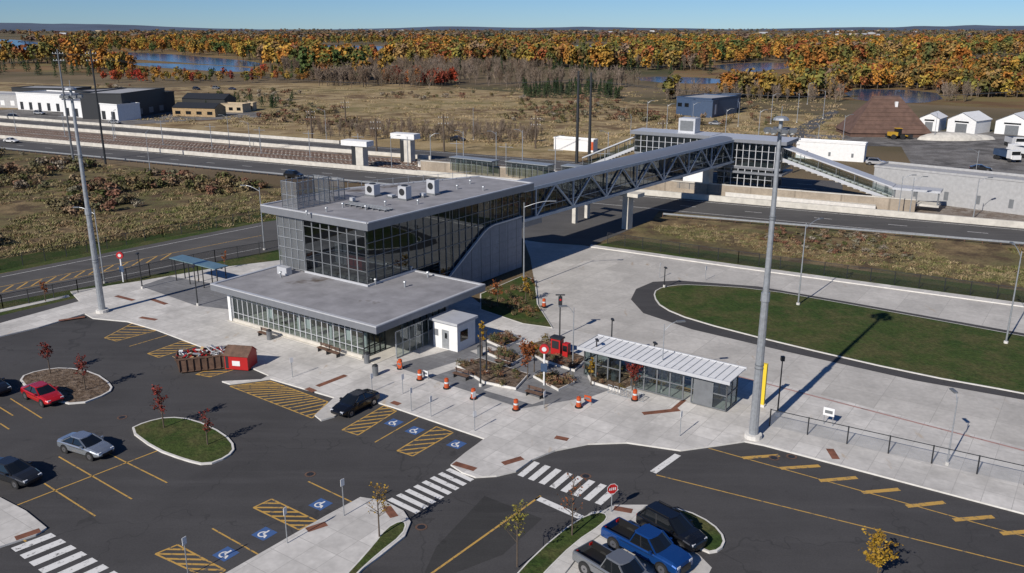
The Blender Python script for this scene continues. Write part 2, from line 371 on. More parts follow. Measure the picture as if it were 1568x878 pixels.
def mk_tuft(mat,sd,n=30):
    def fn(b):
        rd=random.Random(sd)
        for k in range(n):
            a=rd.uniform(0,6.28);q=rd.uniform(0,1.1);p=Vector((math.cos(a)*q,math.sin(a)*q,0));a2=rd.uniform(0,6.28);w=Vector((math.cos(a2),math.sin(a2),0))*.09
            tp=p+Vector((rd.uniform(-.4,.4),rd.uniform(-.4,.4),rd.uniform(.12,.42)));b.f([p-w,p+w,tp+w*.2,tp-w*.2],mat)
    return proto('tuft_kind_%d'%sd,fn)
def blocks(u,v,h):
    # keep marsh in front of open water free of tall trees
    p=G(u,v);top=v-h*F/p.length
    for w in waters:
        for k in range(4):
            if inpoly(u,v+(top-v)*k/4,w): return True
    return False
def sc_region(n,test,smin,smax,urange,vrange,wide=1.,h=13.):
    out=[];tries=0
    while len(out)<n and tries<n*25:
        tries+=1
        u=U(*urange);v=U(*vrange)
        if not test(u,v): continue
        s=U(smin,smax)
        if blocks(u,v,h*s*.75): continue
        p=G(u,v);out.append((p.x,p.y,0,s,U(0,6.28),wide*U(.85,1.2)))
    return out
def nz(u,v,s,sd=0):
    p=G(u,v);return noise.noise(Vector((p.x*s,p.y*s,sd)))
def main_f(u,v):
    if v<62: return nz(u,v,.0012,5)>-.02
    if u<470: return (v<86 and nz(u,v,.005,1)>-.3) or (v<116 and nz(u,v,.009,4)>.2)
    if u<1050:
        return (v<(100+12*nz(u,v,.01,3)) and nz(u,v,.006,11)>-.33) or nz(u,v,.012,4)>.28
    return (v<98 and nz(u,v,.005,2)>-.33) or nz(u,v,.008,8)>.2
T=[mk_tree(f_aut,i) for i in (11,12,13,14)]
scatter('autumn_forest',sc_region(4300,main_f,.75,1.75,(-350,1920),(62,124)),T)
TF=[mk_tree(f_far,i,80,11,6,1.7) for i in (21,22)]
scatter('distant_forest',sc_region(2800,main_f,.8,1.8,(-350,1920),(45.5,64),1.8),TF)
cl=sc_region(650,lambda u,v:nz(u,v,.012,9)>0.,.5,1.15,(1000,1900),(110,152))+sc_region(80,lambda u,v:True,.3,.6,(180,470),(112,128))
scatter('autumn_trees',cl,T[:3])
bare=sc_region(440,lambda u,v:nz(u,v,.01,6)>-.05,.7,1.2,(430,1060),(104,136))+sc_region(190,lambda u,v:abs(v-(205+.02*(u-480)))<10,.28,.45,(470,830),(188,222))+sc_region(100,lambda u,v:True,.5,.9,(1000,1500),(140,158))
scatter('bare_trees',bare,[mk_bare(i) for i in (31,32,33)])
ev=sc_region(90,lambda u,v:nz(u,v,.02,7)>0,.5,.85,(800,1060),(136,152))+sc_region(35,lambda u,v:True,.3,.55,(300,450),(153,168))+sc_region(260,lambda u,v:True,.8,1.2,(0,1500),(80,120))
scatter('evergreen_trees',ev,[mk_eve(i) for i in (41,42)])
rb=sc_region(60,lambda u,v:True,.45,.75,(590,700),(122,132))+sc_region(25,lambda u,v:True,.35,.6,(150,430),(112,128))
scatter('red_maples',rb,[mk_tree(f_red,51),mk_tree(f_red,52)])
ML=[(-400,192),(0,233),(430,290),(430,336),(0,410),(-300,468)]
MR=[(1010,336),(1568,382),(2000,420),(2000,525),(1568,466),(940,377)]
BK=[mk_bush(f_bush,i) for i in (61,62,63,64)]
bu=sc_region(620,lambda u,v:inpoly(u,v,ML) and nz(u,v,.04,1)>.03 and v<(380-.14*u),.5,1.8,(-300,430),(200,440))
bu+=sc_region(200,lambda u,v:inpoly(u,v,MR) and nz(u,v,.05,2)>.12 and v<(345+(u-1010)*.085+22),.25,.6,(1010,1900),(336,470))
bu+=sc_region(480,lambda u,v:nz(u,v,.02,3)>.12 and v<150+.09*u,.6,1.7,(-200,1290),(132,215))
scatter('shrubs',bu,BK)
tf=sc_region(2800,lambda u,v:inpoly(u,v,ML) and nz(u,v,.06,14)>-.25 and v<(395-.14*u),.6,1.3,(-300,430),(200,470))+sc_region(2000,lambda u,v:inpoly(u,v,MR) and nz(u,v,.08,15)>-.1 and v<(368+(u-1010)*.13),.35,.8,(940,1900),(336,525))
scatter('wild_grass',tf,[mk_tuft(f_tuft,i) for i in (71,72,73)])
tg=sc_region(2000,lambda u,v:v<168+.075*u and not(u<400 and v<178),.8,1.8,(-300,1290),(135,225))
scatter('golden_grass',tg,[mk_tuft(f_tuftg,i) for i in (81,82)])
# ---------------------------------------------------------------- highway, rail corridor
def yl(a,b):
    return lambda u:a[1]+(b[1]-a[1])*(u-a[0])/(b[0]-a[0])
near=yl((0,229),(1568,376));nearN=yl((0,212),(1568,350));
railN=yl((0,192),(1568,318));farN=yl((0,181),(1568,300))
def band(name,fa,fb,z,mat,u0=-600,u1=2200): return sheet(name,[(u0,fa(u0)),(u1,fa(u1)),(u1,fb(u1)),(u0,fb(u0))],z,mat)
band('highway_road',near,nearN,.03,m_hwy)
band('rail_bed',nearN,railN,.036,m_ball)
band('highway_road',railN,farN,.042,m_hwy,-600,1290)
lines=MB('road_markings')
def ln(m,a,b,w,z=.032,dash=None,mb=None):
    mb=mb or lines;a=G(*a);b=G(*b);d=(b-a);L=d.length;d.normalize();s=Vector((-d.y,d.x,0))*w/2
    segs=[(0,L)] if not dash else [(t,min(L,t+dash[0])) for t in [i*dash[1] for i in range(int(L/dash[1])+1)]]
    for t0,t1 in segs:
        p=a+d*t0;q=a+d*t1
        mb.f([(v.x,v.y,z) for v in (p-s,q-s,q+s,p+s)],m)
for k,dd in ((.12,None),(.5,(3,12)),(.88,None)):
    g=lambda u:near(u)+(nearN(u)-near(u))*k
    ln(m_wht,(-500,g(-500)),(2000,g(2000)),.18,.038,dd)
for k,dd in ((.12,None),(.5,(3,12)),(.88,None)):
    g=lambda u:railN(u)+(farN(u)-railN(u))*k
    ln(m_wht,(-500,g(-500)),(1250,g(1250)),.18,.05,dd)
def wall(name,pts,h,th,mat,z0=0,cap=None):
    b=MB(name);P=[G(*p) for p in pts]
    for a,c in zip(P,P[1:]):
        b.bar((a.x,a.y,z0+h/2),(c.x,c.y,z0+h/2),th,h,mat)
        if cap:b.bar((a.x,a.y,z0+h+.08),(c.x,c.y,z0+h+.08),th+.1,.16,cap)
    return b.build()
wall('concrete_barrier',[(-600,nearN(-600)),(640,nearN(640))],1.,.5,m_wallc)
wall('concrete_barrier',[(640,nearN(640)),(2200,nearN(2200))],1.1,.6,m_wallc)
wall('concrete_barrier',[(-600,railN(-600)),(660,railN(660))],1.0,.4,m_wallc)
wall('concrete_barrier',[(-600,farN(-600)),(520,farN(520))],.9,.4,m_wallc)
wall('retaining_wall',[(645,nearN(645)-7),(1100,nearN(1100)-8),(1400,nearN(1400)-9)],2.3,.4,m_tan,cap=m_wallc)
b=MB('railway_track')
for k in (.25,.4,.62,.77):
    g=lambda u:nearN(u)+(railN(u)-nearN(u))*k
    a=G(-600,g(-600));c=G(1340,g(1340));d=(c-a).normalized();s=Vector((-d.y,d.x,0))
    for o in (-.72,.72): b.bar(a+s*o+Vector((0,0,.2)),c+s*o+Vector((0,0,.2)),.1,.14,m_brown)
    nS=int((c-a).length/1.4)
    for i in range(nS):
        p=a+d*1.4*i;b.bar(p-s*1.3+Vector((0,0,.08)),p+s*1.3+Vector((0,0,.08)),.3,.1,m_wallc)
b.build()
b=MB('overhead_line_poles')
for u in range(-200,1000,75):
    v=(nearN(u)+railN(u))/2;p=G(u,v);b.cyl(p,p+Vector((0,0,7)),.12,.09,m_galv,6);b.bar(p+Vector((-1.6,.6,6.2)),p+Vector((1.6,-.6,6.2)),.08,.08,m_galv)
b.build()
def guard(name,pts,off=0):
    b=MB(name);P=[G(*p) for p in pts]
    for a,c in zip(P,P[1:]):
        b.bar(a+Vector((0,0,.65)),c+Vector((0,0,.65)),.08,.3,m_galv);L=(c-a).length
        for i in range(int(L/2.5)+1):
            p=a.lerp(c,min(1,i*2.5/L));b.bar((p.x,p.y+.1,0),(p.x,p.y+.1,.75),.12,.12,m_brown)
    return b.build()
guard('guardrail',[(-400,near(-400)+1),(240,near(240)+1),(640,near(640)+2)])
guard('guardrail',[(1015,333),(1568,379),(2000,415)])
def fence(name,pts,h=1.8,sp=3.,mesh=m_fence,post=m_dark,pw=.08,rail=True,z0=0):
    b=MB(name);P=[G(*p) for p in pts]
    for a,c in zip(P,P[1:]):
        b.f([(a.x,a.y,z0+.05),(c.x,c.y,z0+.05),(c.x,c.y,z0+h),(a.x,a.y,z0+h)],mesh)
        if rail:b.bar((a.x,a.y,z0+h),(c.x,c.y,z0+h),.05,.05,post)
        L=(c-a).length;k=max(1,round(L/sp))
        for i in range(k+1):
            p=a.lerp(c,i/k);b.bar((p.x,p.y,z0),(p.x,p.y,z0+h+.05),pw,pw,post)
    return b.build()
fence('chain_link_fence',[(-300,480),(0,414),(250,364),(430,332)])
fence('chain_link_fence',[(-300,540),(5,474),(120,450),(230,424),(330,402),(430,385)])
fence('chain_link_fence',[(930,374),(1130,404),(1568,464),(2000,523)])
fence('chain_link_fence',[(1178,655),(1568,746),(1900,824)],1.5,3.2,m_fencel,m_dark,z0=.15)
# ---------------------------------------------------------------- roads near
sheet('side_road',[(-300,478),(0,420),(400,341),(560,318),(700,308),(830,308),(1010,322),(1000,336),(950,358),(905,377),(830,372),(760,362),(600,365),(430,382),(230,422),(0,464),(-300,528)],.024,m_hwy)
sheet('grass_verge',[(-300,528),(0,464),(230,422),(430,382),(600,366),(600,420),(330,420),(200,440),(0,495),(-300,560)],.02,m_lawn)
sheet('footpath',[(-300,545),(0,484),(120,456),(125,464),(0,495),(-300,560)],.028,m_asph)
slab('median_sidewalk',[(0,474.5),(105,452),(107,455),(0,479)],m_conc,.06)
sheet('parking_lot_asphalt',[(-400,600),(-200,545),(0,500),(150,470),(900,650),(1200,660),(2000,860),(2200,1100),(700,1300),(-500,1200)],.02,m_asph)
slab('sidewalk',[(-200,562),(0,517),(60,503),(130,482),(142,489),(195,494),(240,507),(330,541),(412,577),(400,583),(340,586),(352,590),(414,582),(512,611),(482,638),(492,646),(512,640),(556,612),(600,625),(742,674),(712,696),(690,714),(708,726),(728,733),(760,731),(790,724),(815,706),(850,692),(900,682),(960,680),(1042,692),(1100,684),(1140,678),(1170,684),(1568,789),(2000,903),
 (2000,800),(1568,688),(1190,590),(930,520),(880,508),(845,505),(740,470),(700,440),(430,400),(330,412),(215,432),(108,448),(122,463),(0,497),(-200,545)],m_conc,.15)
sheet('bus_loop_road',[(800,362),(905,378),(1130,410),(1568,470),(2000,528),(2000,812),(1568,700),(1190,600),(930,530),(850,512),(825,470),(818,430),(812,395)],.018,m_bus)
slab('sidewalk',[(905,376),(1130,407),(1568,466),(2000,524),(2000,530),(1568,471),(1130,411),(903,379)],m_conc,.15)
sheet('bus_loop_asphalt',[(966,459),(974,443),(1000,432),(1040,430),(1160,439),(1300,463),(1568,511),(2000,590),(2000,700),(1568,613),(1400,583),(1200,538),(1060,505),(985,480)],.026,m_asph,0)
slab('lawn_island',[(1000,455),(1004,444),(1030,438),(1060,437),(1160,443),(1300,467),(1568,516),(2000,596),(2000,688),(1568,604),(1400,574),(1200,528),(1060,492),(1012,472)],m_lawn,.12,1,.15)
slab('garden_bed',[(735,452),(800,424),(820,430),(824,468),(846,504),(800,498),(735,476)],m_lawn,.17,0,.15)
ln(m_redl,(1100,571),(1568,693),.25,.157);ln(m_redl,(1568,693),(2000,805),.25,.157)
ln(m_yel,(-300,500),(0,440),.15,.03);ln(m_yel,(0,440),(400,361),.15,.03);ln(m_yel,(-300,510),(0,449),.15,.03);ln(m_yel,(0,449),(200,409),.15,.03)
for i in range(14):
    u=-40+i*22;v=444-.2*u*1.0;ln(m_yel,(u,v+4.0),(u+16,v-6),.25,.031)
ln(m_wht,(0,425),(400,346),.12,.03);ln(m_wht,(0,459),(400,380),.12,.03)
# ---- markings of the lot
def P2(a): return G(*a)
def hatch(a,b,c,d,n,sh=.35,w=.13,m=m_yel,k=1.4):
    A,B,C,D=[P2(q) for q in (a,b,c,d)]
    def seg(p,q,ww=w):
        dd=(q-p).normalized();s=Vector((-dd.y,dd.x,0))*ww/2;lines.f([(v.x,v.y,seg.z) for v in (p-s,q-s,q+s,p+s)],m)
    seg.z=.028
    seg(A,B);seg(D,C);seg.z=.0315;seg(A,D);seg(B,C);seg.z=.035
    for i in range(-3,n+3):
        t=i/n;t2=t+sh
        k0,k1=0.,1.
        if t<0: k0=-t/(t2-t) if t2>t else 2
        if t2>1:k1=(1-t)/(t2-t)
        if k0>=1 or k1<=0 or k0>=k1: continue
        f=lambda k:(A.lerp(B,t+(t2-t)*k)).lerp(D.lerp(C,t+(t2-t)*k),k)
        seg(f(k0),f(k1),w*k)
hatch((160,518),(202,496),(242,506),(178,523),5)
hatch((226,542),(278,523),(303,529),(243,548),5)
hatch((300,574),(345,556),(366,564),(322,578),4)
hatch((352,592),(478,641),(502,616),(414,584),14,.25)
hatch((524,659),(588,622),(607,630),(548,667),6)
hatch((608,691),(668,654),(694,663),(632,699),5)
hatch((388,778),(458,812),(487,799),(416,765),5,.4)
hatch((238,849),(322,888),(345,874),(272,835),5,.4)
for a,b_ in (((198,531),(256,514)),((574,678),(640,640)),((472,738),(540,770)),((325,810),(396,850)),((90,700),(202,765)),((162,693),(256,740)),((27,774),(246,689)),((68,741),(146,791)),((16,611),(64,641)),((0,649),(14,658)),((-60,625),(-10,655)),((0,786),(27,774)),((-40,600),(20,637)),((-80,760),(40,830))):
    ln(m_yel,a,b_,.12,.03)
for p in ((603,648),(635,660),(699,681),(491,773),(405,818),(346,849)):
    c=G(*p);uu=toUV(c);S_=.8
    def q(du,dv,z):
        w=frUV(uu[0]+du*S_,uu[1]+dv*S_);return (w.x,w.y,z)
    lines.f([q(-.75,-.75,.03),(q(.75,-.75,.03)),q(.75,.75,.03),q(-.75,.75,.03)],m_blu)
    K=14
    for i in range(3,K):
        a0=2*math.pi*i/K;a1=2*math.pi*(i+1)/K
        lines.f([q(.42*math.cos(a0)-.05,.42*math.sin(a0)-.15,.034),q(.42*math.cos(a1)-.05,.42*math.sin(a1)-.15,.034),q(.28*math.cos(a1)-.05,.28*math.sin(a1)-.15,.034),q(.28*math.cos(a0)-.05,.28*math.sin(a0)-.15,.034)],m_wht)
    lines.f([q(-.12,-.1,.036),q(.05,-.1,.036),q(.05,.55,.036),q(-.12,.55,.036)],m_wht)
    lines.f([q(.05,-.05,.037),q(.4,-.05,.037),q(.55,-.45,.037),q(.4,-.45,.037),q(.3,-.2,.037),q(.05,-.2,.037)],m_wht)
def cross(a,b,c,d,n,duty=.55,z=.03):
    A,B,C,D=[P2(q) for q in (a,b,c,d)]
    for i in range(n):
        t0=(i+.2)/n;t1=t0+duty/n
        lines.f([(v.x,v.y,z) for v in (A.lerp(B,t0),A.lerp(B,t1),D.lerp(C,t1),D.lerp(C,t0))],m_wht)
cross((590,768),(692,716),(729,733),(634,789),8)
cross((815,706),(952,752),(925,776),(789,727),8)
cross((75,815),(225,905),(150,945),(14,838),9)
ln(m_wht,(1000,724),(1038,697),.55,.03);ln(m_wht,(822,763),(894,795),.55,.03)
ln(m_yel,(662,878),(828,760),.16,.03);ln(m_yel,(600,922),(662,878),.16,.03)
ln(m_yel,(1005,728),(1568,868),.11,.03);ln(m_yel,(1568,868),(1800,926),.11,.03)
ln(m_yel,(1085,687),(1568,822),.11,.03);ln(m_yel,(1568,822),(1800,887),.11,.03)
for a,b_ in (((1137,702),(1193,698)),((1195,718),(1255,714)),((1255,737),(1312,732)),((1320,755),(1377,750)),((1388,776),(1446,770)),((1460,797),(1521,792)),((1533,818),(1594,813))): ln(m_yel,a,b_,.42,.034)
lines.build()
sheet('asphalt_patch',[(668,838),(742,760),(830,795),(770,850),(640,900)],.024,m_asph2)
b=MB('storm_drain_cover')
for u,v in ((475,727),(187,640),(645,808),(897,730),(1212,700),(452,486),(1185,702)):
    p=G(u,v,.0);zz=.04 if v>500 else .16
    K=12;b.f([(p.x+.42*math.cos(2*math.pi*i/K),p.y+.42*math.sin(2*math.pi*i/K),zz) for i in range(K)],m_brown);b.f([(p.x+.28*math.cos(2*math.pi*i/K),p.y+.28*math.sin(2*math.pi*i/K),zz+.004) for i in range(K)],m_dark)
b.build()
# islands
slab('planting_island',[(28,580),(58,569),(100,564),(146,572),(174,592),(168,604),(118,623),(70,612),(40,596)],m_mulch,.15,1,.18)
slab('planting_island',[(196,660),(222,648),(258,640),(298,644),(345,666),(362,687),(350,702),(316,715),(282,707),(236,690)],m_lawn,.15,1,.18)
slab('sidewalk',[(340,884),(420,838),(500,792),(552,764),(590,770),(618,785),(629,802),(620,824),(580,856),(520,900),(300,905)],m_conc,.15)
slab('planting_island',[(505,908),(540,872),(570,838),(590,812),(612,800),(624,804),(618,822),(580,852),(545,884),(520,915)],m_lawn,.165,1,.12)
slab('sidewalk',[(0,764),(40,785),(72,811),(55,822),(12,836),(-60,860),(-120,740)],m_conc,.15)
slab('sidewalk',[(778,905),(840,838),(905,787),(925,784),(940,776),(990,776),(1012,780),(990,800),(940,806),(900,835),(850,900)],m_conc,.15)
slab('planting_island',[(770,905),(820,850),(880,800),(915,786),(932,792),(925,805),(880,835),(830,885),(810,910)],m_lawn,.165,1,.1)
slab('planting_island',[(985,788),(1010,780),(1050,783),(1092,804),(1112,828),(1104,846),(1080,850),(1040,820)],m_lawn,.165,1,.15)
sheet('parking_lot_concrete',[(850,900),(900,835),(935,806),(985,800),(1070,850),(1090,870),(1060,930),(850,940)],.03,m_conc)
tp=MB('tactile_plates')
for a,b_ in (((695,712),(728,722)),((770,713),(800,704)),((592,779),(604,795)),((470,815),(500,805)),((24,828),(62,815)),((940,781),(968,786)),((178,455),(205,462)),((232,460),(255,468)),((90,493),(130,487)),((215,488),(240,492)),((470,597),(482,602)),((486,594),(530,577)),((984,636),(1040,630)),((1270,690),(1280,706)),((850,672),(870,676)),((600,618),(612,622))):
    ln(m_rust,a,b_,.6,.156,None,tp)
ln(m_rust,(1030,630),(1048,615),.4,.159,None,tp)
tp.build()
# ---------------------------------------------------------------- main station building (frame: u along front, v back)
b=MB('station_building',(0,0,0),YB)
b.box(-79.5,-56.5,57.2,72.8,.152,.19,m_wallc)
b.box(-80.2,-55,56,73.4,3.95,4.6,m_fas,m_roof)
for (x0,x1,y0,y1) in ((-80.2,-55,56,56.35),(-80.2,-55,73.05,73.4),(-80.2,-79.85,56.36,73.04),(-55.35,-55,56.36,73.04)):
    b.box(x0,x1,y0,y1,4.603,4.72,m_fasl)
b.box(-79.9,-55.3,56.3,73.1,3.9,3.948,m_white)
b.curtain((-78.8,57.7),(-58.5,57.7),.2,3.88,24,3,m_glass,m_fasl,.05,.10,[.35,1.2,2.9,3.8])
b.curtain((-58.5,57.7),(-58.5,60.8),.2,3.88,4,3,m_glass,m_dark,.07,.16,[.35,1.2,2.9,3.8])
b.curtain((-58.5,63.2),(-58.5,70.5),.2,3.88,7,3,m_glass,m_dark,.07,.16,[.35,2.6,3.8])
b.curtain((-55.8,59.5),(-55.8,64.5),.2,3.0,5,2,m_glass,m_galv,.06,.12)
b.box(-79.3,-78.85,57.4,66,.16,3.9,m_white);b.box(-79.3,-78.9,66,72.5,.16,3.9,m_panel)
b.box(-79.2,-58.4,70.6,71,.16,3.9,m_panel)
b.box(-78.7,-58.55,57.45,57.68,.16,.5,m_wallc)
for u in (-75,-70,-65,-60):
    for v in (59.5,65): b.cyl((u,v,.2),(u,v,3.9),.2,.2,m_white,10)
for i in range(7):
    u=-77+i*2.5;b.box(u,u+1.6,61.8,62.3,.2,.65,m_wood);b.box(u,u+1.6,62.3,62.4,.65,1.05,m_grey)
b.box(-72,-69,66,68,.2,2.6,m_white);b.box(-66,-64.8,66,67,.2,2.2,m_red);b.box(-76,-74.5,66.5,67.5,.2,2.4,m_teal)
for u in (-74,-68,-62): b.box(u,u+.9,58.6,58.7,1.2,2.4,m_white)
roofp=[(-81.8,65),(-64.4,65),(-63.6,96),(-73,96.4),(-81.3,79)]
b.prism(roofp,11.05,11.85,m_roof,m_fas)
for i in range(5):
    a=inset(roofp,.16)[i];c=inset(roofp,.16)[(i+1)%5];b.bar((a.x,a.y,11.93),(c.x,c.y,11.93),.3,.13,m_fasl)
b.prism(inset(roofp,.35),10.98,11.04,m_fasl)
b.curtain((-75.2,65.6),(-65.4,65.6),4.6,10.98,7,5,m_dglass,m_grey,.07,.18,[4.75,6.2,7.4,9.0,10.2,10.9])
b.curtain((-65.4,65.6),(-65.4,78),4.6,10.98,9,4,m_dglass,m_grey,.07,.18,[4.75,6.2,7.8,9.4,10.9])
b.curtain((-65.4,78),(-65.4,95),.2,10.98,13,5,m_dglass,m_grey,.07,.18,[.3,3.,6.2,7.8,9.4,10.9])
b.box(-79.5,-75.3,65.75,66.,4.6,11,m_grey)
b.f([(-79.6,65.55,4.8),(-75.25,65.55,4.8),(-75.25,65.55,10.8),(-79.6,65.55,10.8)],m_screen)
for i in range(6):
    z=4.8+i*1.2;b.bar((-79.6,65.5,z),(-75.25,65.5,z),.08,.08,m_galv)
for i in range(5):
    x=-79.6+i*1.087;b.bar((x,65.5,4.7),(x,65.5,10.9),.08,.08,m_galv)
b.box(-79.6,-79.3,66,80,4.6,11,m_panel);b.box(-79.6,-79.3,66,80,.2,3.9,m_panel)
b.f([(-79.4,80,.2),(-72.5,95.4,.2),(-72.5,95.4,11),(-79.4,80,11)],m_panel)
b.f([(-72.5,95.4,.2),(-65.4,95.2,.2),(-65.4,95.2,6.3),(-72.5,95.4,6.3)],m_panel)
pz=[(75.5,.15),(76.3,.6),(78.0,1.6),(86.6,6.7),(87.6,7.1),(88.8,7.3),(95.3,7.3),(95.3,.15)]
b.f([(-65.1,v,z) for v,z in pz],m_panel)
for (a,c) in zip(pz,pz[1:-1]): b.bar((-65.12,a[0],a[1]),(-65.12,c[0],c[1]),.3,.16,m_fasl)
for i in range(6):
    z=1.2*i+1.; v0=76.3+z*1.68;b.bar((-65.08,v0+.8,z),(-65.08,95.2,z),.02,.03,m_grey)
for i in range(8):
    v=80+i*2;zt=min(7.2,(v-78)*.6+1.5);b.bar((-65.08,v,.2),(-65.08,v,zt),.02,.03,m_grey)
b.box(-79.2,-66,74,95,5.9,6.2,m_wallc);b.box(-75,-66.2,66.4,73.8,4.62,4.9,m_wallc)
for i in range(16):
    v=76+i*.75;b.box(-68.6,-66.6,v,v+.8,.3+i*.37,.45+i*.37,m_wallc)
b.bar((-68.5,75.5,1.2),(-68.5,88,7.2),.1,.9,m_grey)
for v in (68,76,84,92): b.cyl((-67.6,v,4.7),(-67.6,v,11),.18,.18,m_white,8)
b.box(-72,-69.5,69,69.6,4.9,6.3,m_red);b.box(-75,-73,70,72,4.9,7.4,m_fasl)
def rp(u,v,z): return GB(u,v,z)
for (u,v,w,d,h) in ((571,300,1.5,1.1,1.5),(620,306,1.3,1.,1.7),(663,298,1.3,.9,1.9),(600,303,.7,.7,.4),(648,302,.6,.6,.5),(540,310,.5,.5,.6)):
    x,y=rp(u,v,11.85);b.box(x-w/2,x+w/2,y-d/2,y+d/2,12.05,11.85+h,m_fasl);b.box(x-w/2-.15,x+w/2+.15,y-d/2-.1,y+d/2+.1,11.852,12.04,m_grey)
    if h>1: b.cyl((x,y-d/2-.02,11.85+h*.6),(x,y-d/2-.07,11.85+h*.6),.42,.42,m_dark,14);b.cyl((x,y,11.85+h),(x,y,11.95+h),.4,.4,m_dark,14)
for (u,v) in ((500,325),(525,318),(560,322),(590,315),(700,290),(720,282),(740,292),(470,330),(640,313)):
    x,y=rp(u,v,11.85);b.cyl((x,y,11.85),(x,y,12.3),.09,.09,m_galv,8);b.cyl((x,y,12.3),(x,y,12.42),.18,.14,m_galv,8)
def cage(x0,x1,y0,y1,z0,z1,b,solid=m_cage):
    for p,q in (((x0,y0),(x1,y0)),((x1,y0),(x1,y1)),((x1,y1),(x0,y1)),((x0,y1),(x0,y0))):
        b.f([(p[0],p[1],z0),(q[0],q[1],z0),(q[0],q[1],z1),(p[0],p[1],z1)],solid)
        L=math.hypot(q[0]-p[0],q[1]-p[1]);k=max(1,round(L/.9))
        for i in range(k+1):
            x=p[0]+(q[0]-p[0])*i/k;y=p[1]+(q[1]-p[1])*i/k;b.bar((x,y,z0),(x,y,z1+.1),.07,.07,m_galv)
        for z in (z0+.1,(z0+z1)/2,z1): b.bar((p[0],p[1],z),(q[0],q[1],z),.06,.06,m_galv)
x,y=rp(433,318,11.85);cage(x,x+2.6,y,y+5,11.9,15.,b)
x,y=rp(492,306,11.85);cage(x,x+2.2,y,y+1.8,11.9,14.4,b,m_fencel)
x,y=rp(530,315,11.85)
for dy in (0,.5,1.): b.bar((x,y+dy,12.1),(x+6.5,y+dy,12.1),.09,.09,m_galv)
for i in range(8): b.bar((x+i*.9,y-.2,11.95),(x+i*.9,y+1.2,11.95),.1,.2,m_grey)
for i in range(9):
    v=78+i*2;u0=-81+max(0,(v-79))*.46;b.bar((u0+.6,v,11.85),(u0+.6,v,12.9),.05,.05,m_galv)
b.bar((-80.4,78,12.9),(-72.8,94,12.9),.05,.05,m_galv)
for (u,v) in ((430,425),(440,416),(630,417),(655,425),(575,436),(620,440)):
    x,y=GB(u,v,4.6);b.cyl((x,y,4.6),(x,y,5.2),.1,.1,m_galv,8);b.cyl((x,y,5.2),(x,y,5.3),.2,.15,m_galv,8)
x,y=GB(436,420,4.6);b.box(x-.8,x+.8,y-.4,y+.4,4.62,5.5,m_fasl)
b.box(-65.35,-65.1,65.6,73.4,4.62,4.85,m_fasl);b.box(-75.2,-65.1,65.3,65.48,4.62,4.85,m_fasl)
b.build()
# ---------------------------------------------------------------- pedestrian bridge
bd=Vector((40.2,51.8));BL=bd.length;by=math.atan2(bd.y,bd.x)
b=MB('pedestrian_bridge',(3.3,119.2,0),by)
W=4.8
b.box(-3,BL+1,.2,W-.2,6.2,6.6,m_fas);b.box(-3,BL+1,-.1,W+.1,10.45,10.8,m_truss)
for i in range(12):
    y0=-.1+(W+.2)*i/12;y1=-.1+(W+.2)*(i+1)/12
    z=lambda y:10.803+.45*(1-((y-W/2)/(W/2+.1))**2)
    b.f([(-3,y0,z(y0)),(BL+1,y0,z(y0)),(BL+1,y1,z(y1)),(-3,y1,z(y1))],m_fas,True)
for y in (.25,W-.25):
    b.f([(-3,y,6.6),(BL+1,y,6.6),(BL+1,y,10.45),(-3,y,10.45)],m_dglass)
    for i in range(46):
        x=-2+i*1.5;b.bar((x,y,6.6),(x,y,10.45),.05,.06,m_grey)
NB=14
for y in (-.08,W+.08):
    b.bar((-3,y,6.35),(BL+1,y,6.35),.3,.4,m_truss);b.bar((-3,y,10.55),(BL+1,y,10.55),.3,.45,m_truss);b.bar((-1,y,7.7),(BL,y,7.7),.06,.07,m_truss)
    for i in range(NB+1):
        x=i*BL/NB
        if i%2==0:b.bar((x,y,6.4),(x,y,10.5),.2,.2,m_truss)
        if i<NB:
            a,c=((6.45,10.4) if i%2==0 else (10.4,6.45));b.bar((x,y,a),(x+BL/NB,y,c),.24,.24,m_truss)
for i in range(20):
    x=i*BL/20;b.box(x-.08,x+.08,.2,W-.2,6.0,6.195,m_truss)
b.box(-4,2,.3,W-.3,5.2,6.19,m_fas)
b.build()
def pier(u,v,top,w=1.1,d=1.6):
    p=G(u,v);q=MB('bridge_pier',p,by);q.box(-d/2,d/2,-w/2,w/2,0,top-.6,m_wallc);q.box(-d*.7,d*.7,-2.4,2.4,top-.6,top,m_wallc);q.build()
pier(960,350,6.15);pier(1082,298,6.15,1.4,1.8);pier(880,342,6.15,.7,.7);pier(899,334,6.15,.7,.7)
# ---------------------------------------------------------------- far station building
o=Vector((26.2,184.8,0));yw=math.radians(-32.3)
b=MB('platform_station_building',o,yw)
b.box(-1,17,-.5,6,10.3,11,m_fas,m_fasl);b.box(17.05,32.5,-2.2,6.5,10.3,10.95,m_fas,m_fasl)
b.box(9,12.6,1.5,4.5,11.0,14.0,m_fasl);b.box(9.4,12.2,1.4,1.49,11.5,13.5,m_grey)
for (x0,x1,y0,y1,z0,n_) in ((0,16.5,0,5.5,6.5,12),(17.6,31.5,-1.4,5.8,5.6,11)):
    b.curtain((x0,y0),(x1,y0),z0,10.3,n_,3,m_glass,m_fasl);b.curtain((x1,y0),(x1,y1),z0,10.3,4,3,m_dglass,m_grey)
    b.curtain((x0,y0),(x0,y1),z0,10.3,4,3,m_dglass,m_grey);b.box(x0,x1,y1,y1+.2,z0,10.3,m_panel);b.box(x0,x1,y0,y1,z0-.4,z0-.02,m_fas)
b.curtain((19,-1.2),(30,-1.2),1.2,5.1,8,2,m_glass,m_fasl);b.curtain((30,-1.2),(30,5.6),1.2,5.1,4,2,m_dglass,m_grey);b.curtain((19,-1.2),(19,5.6),1.2,5.1,4,2,m_dglass,m_grey)
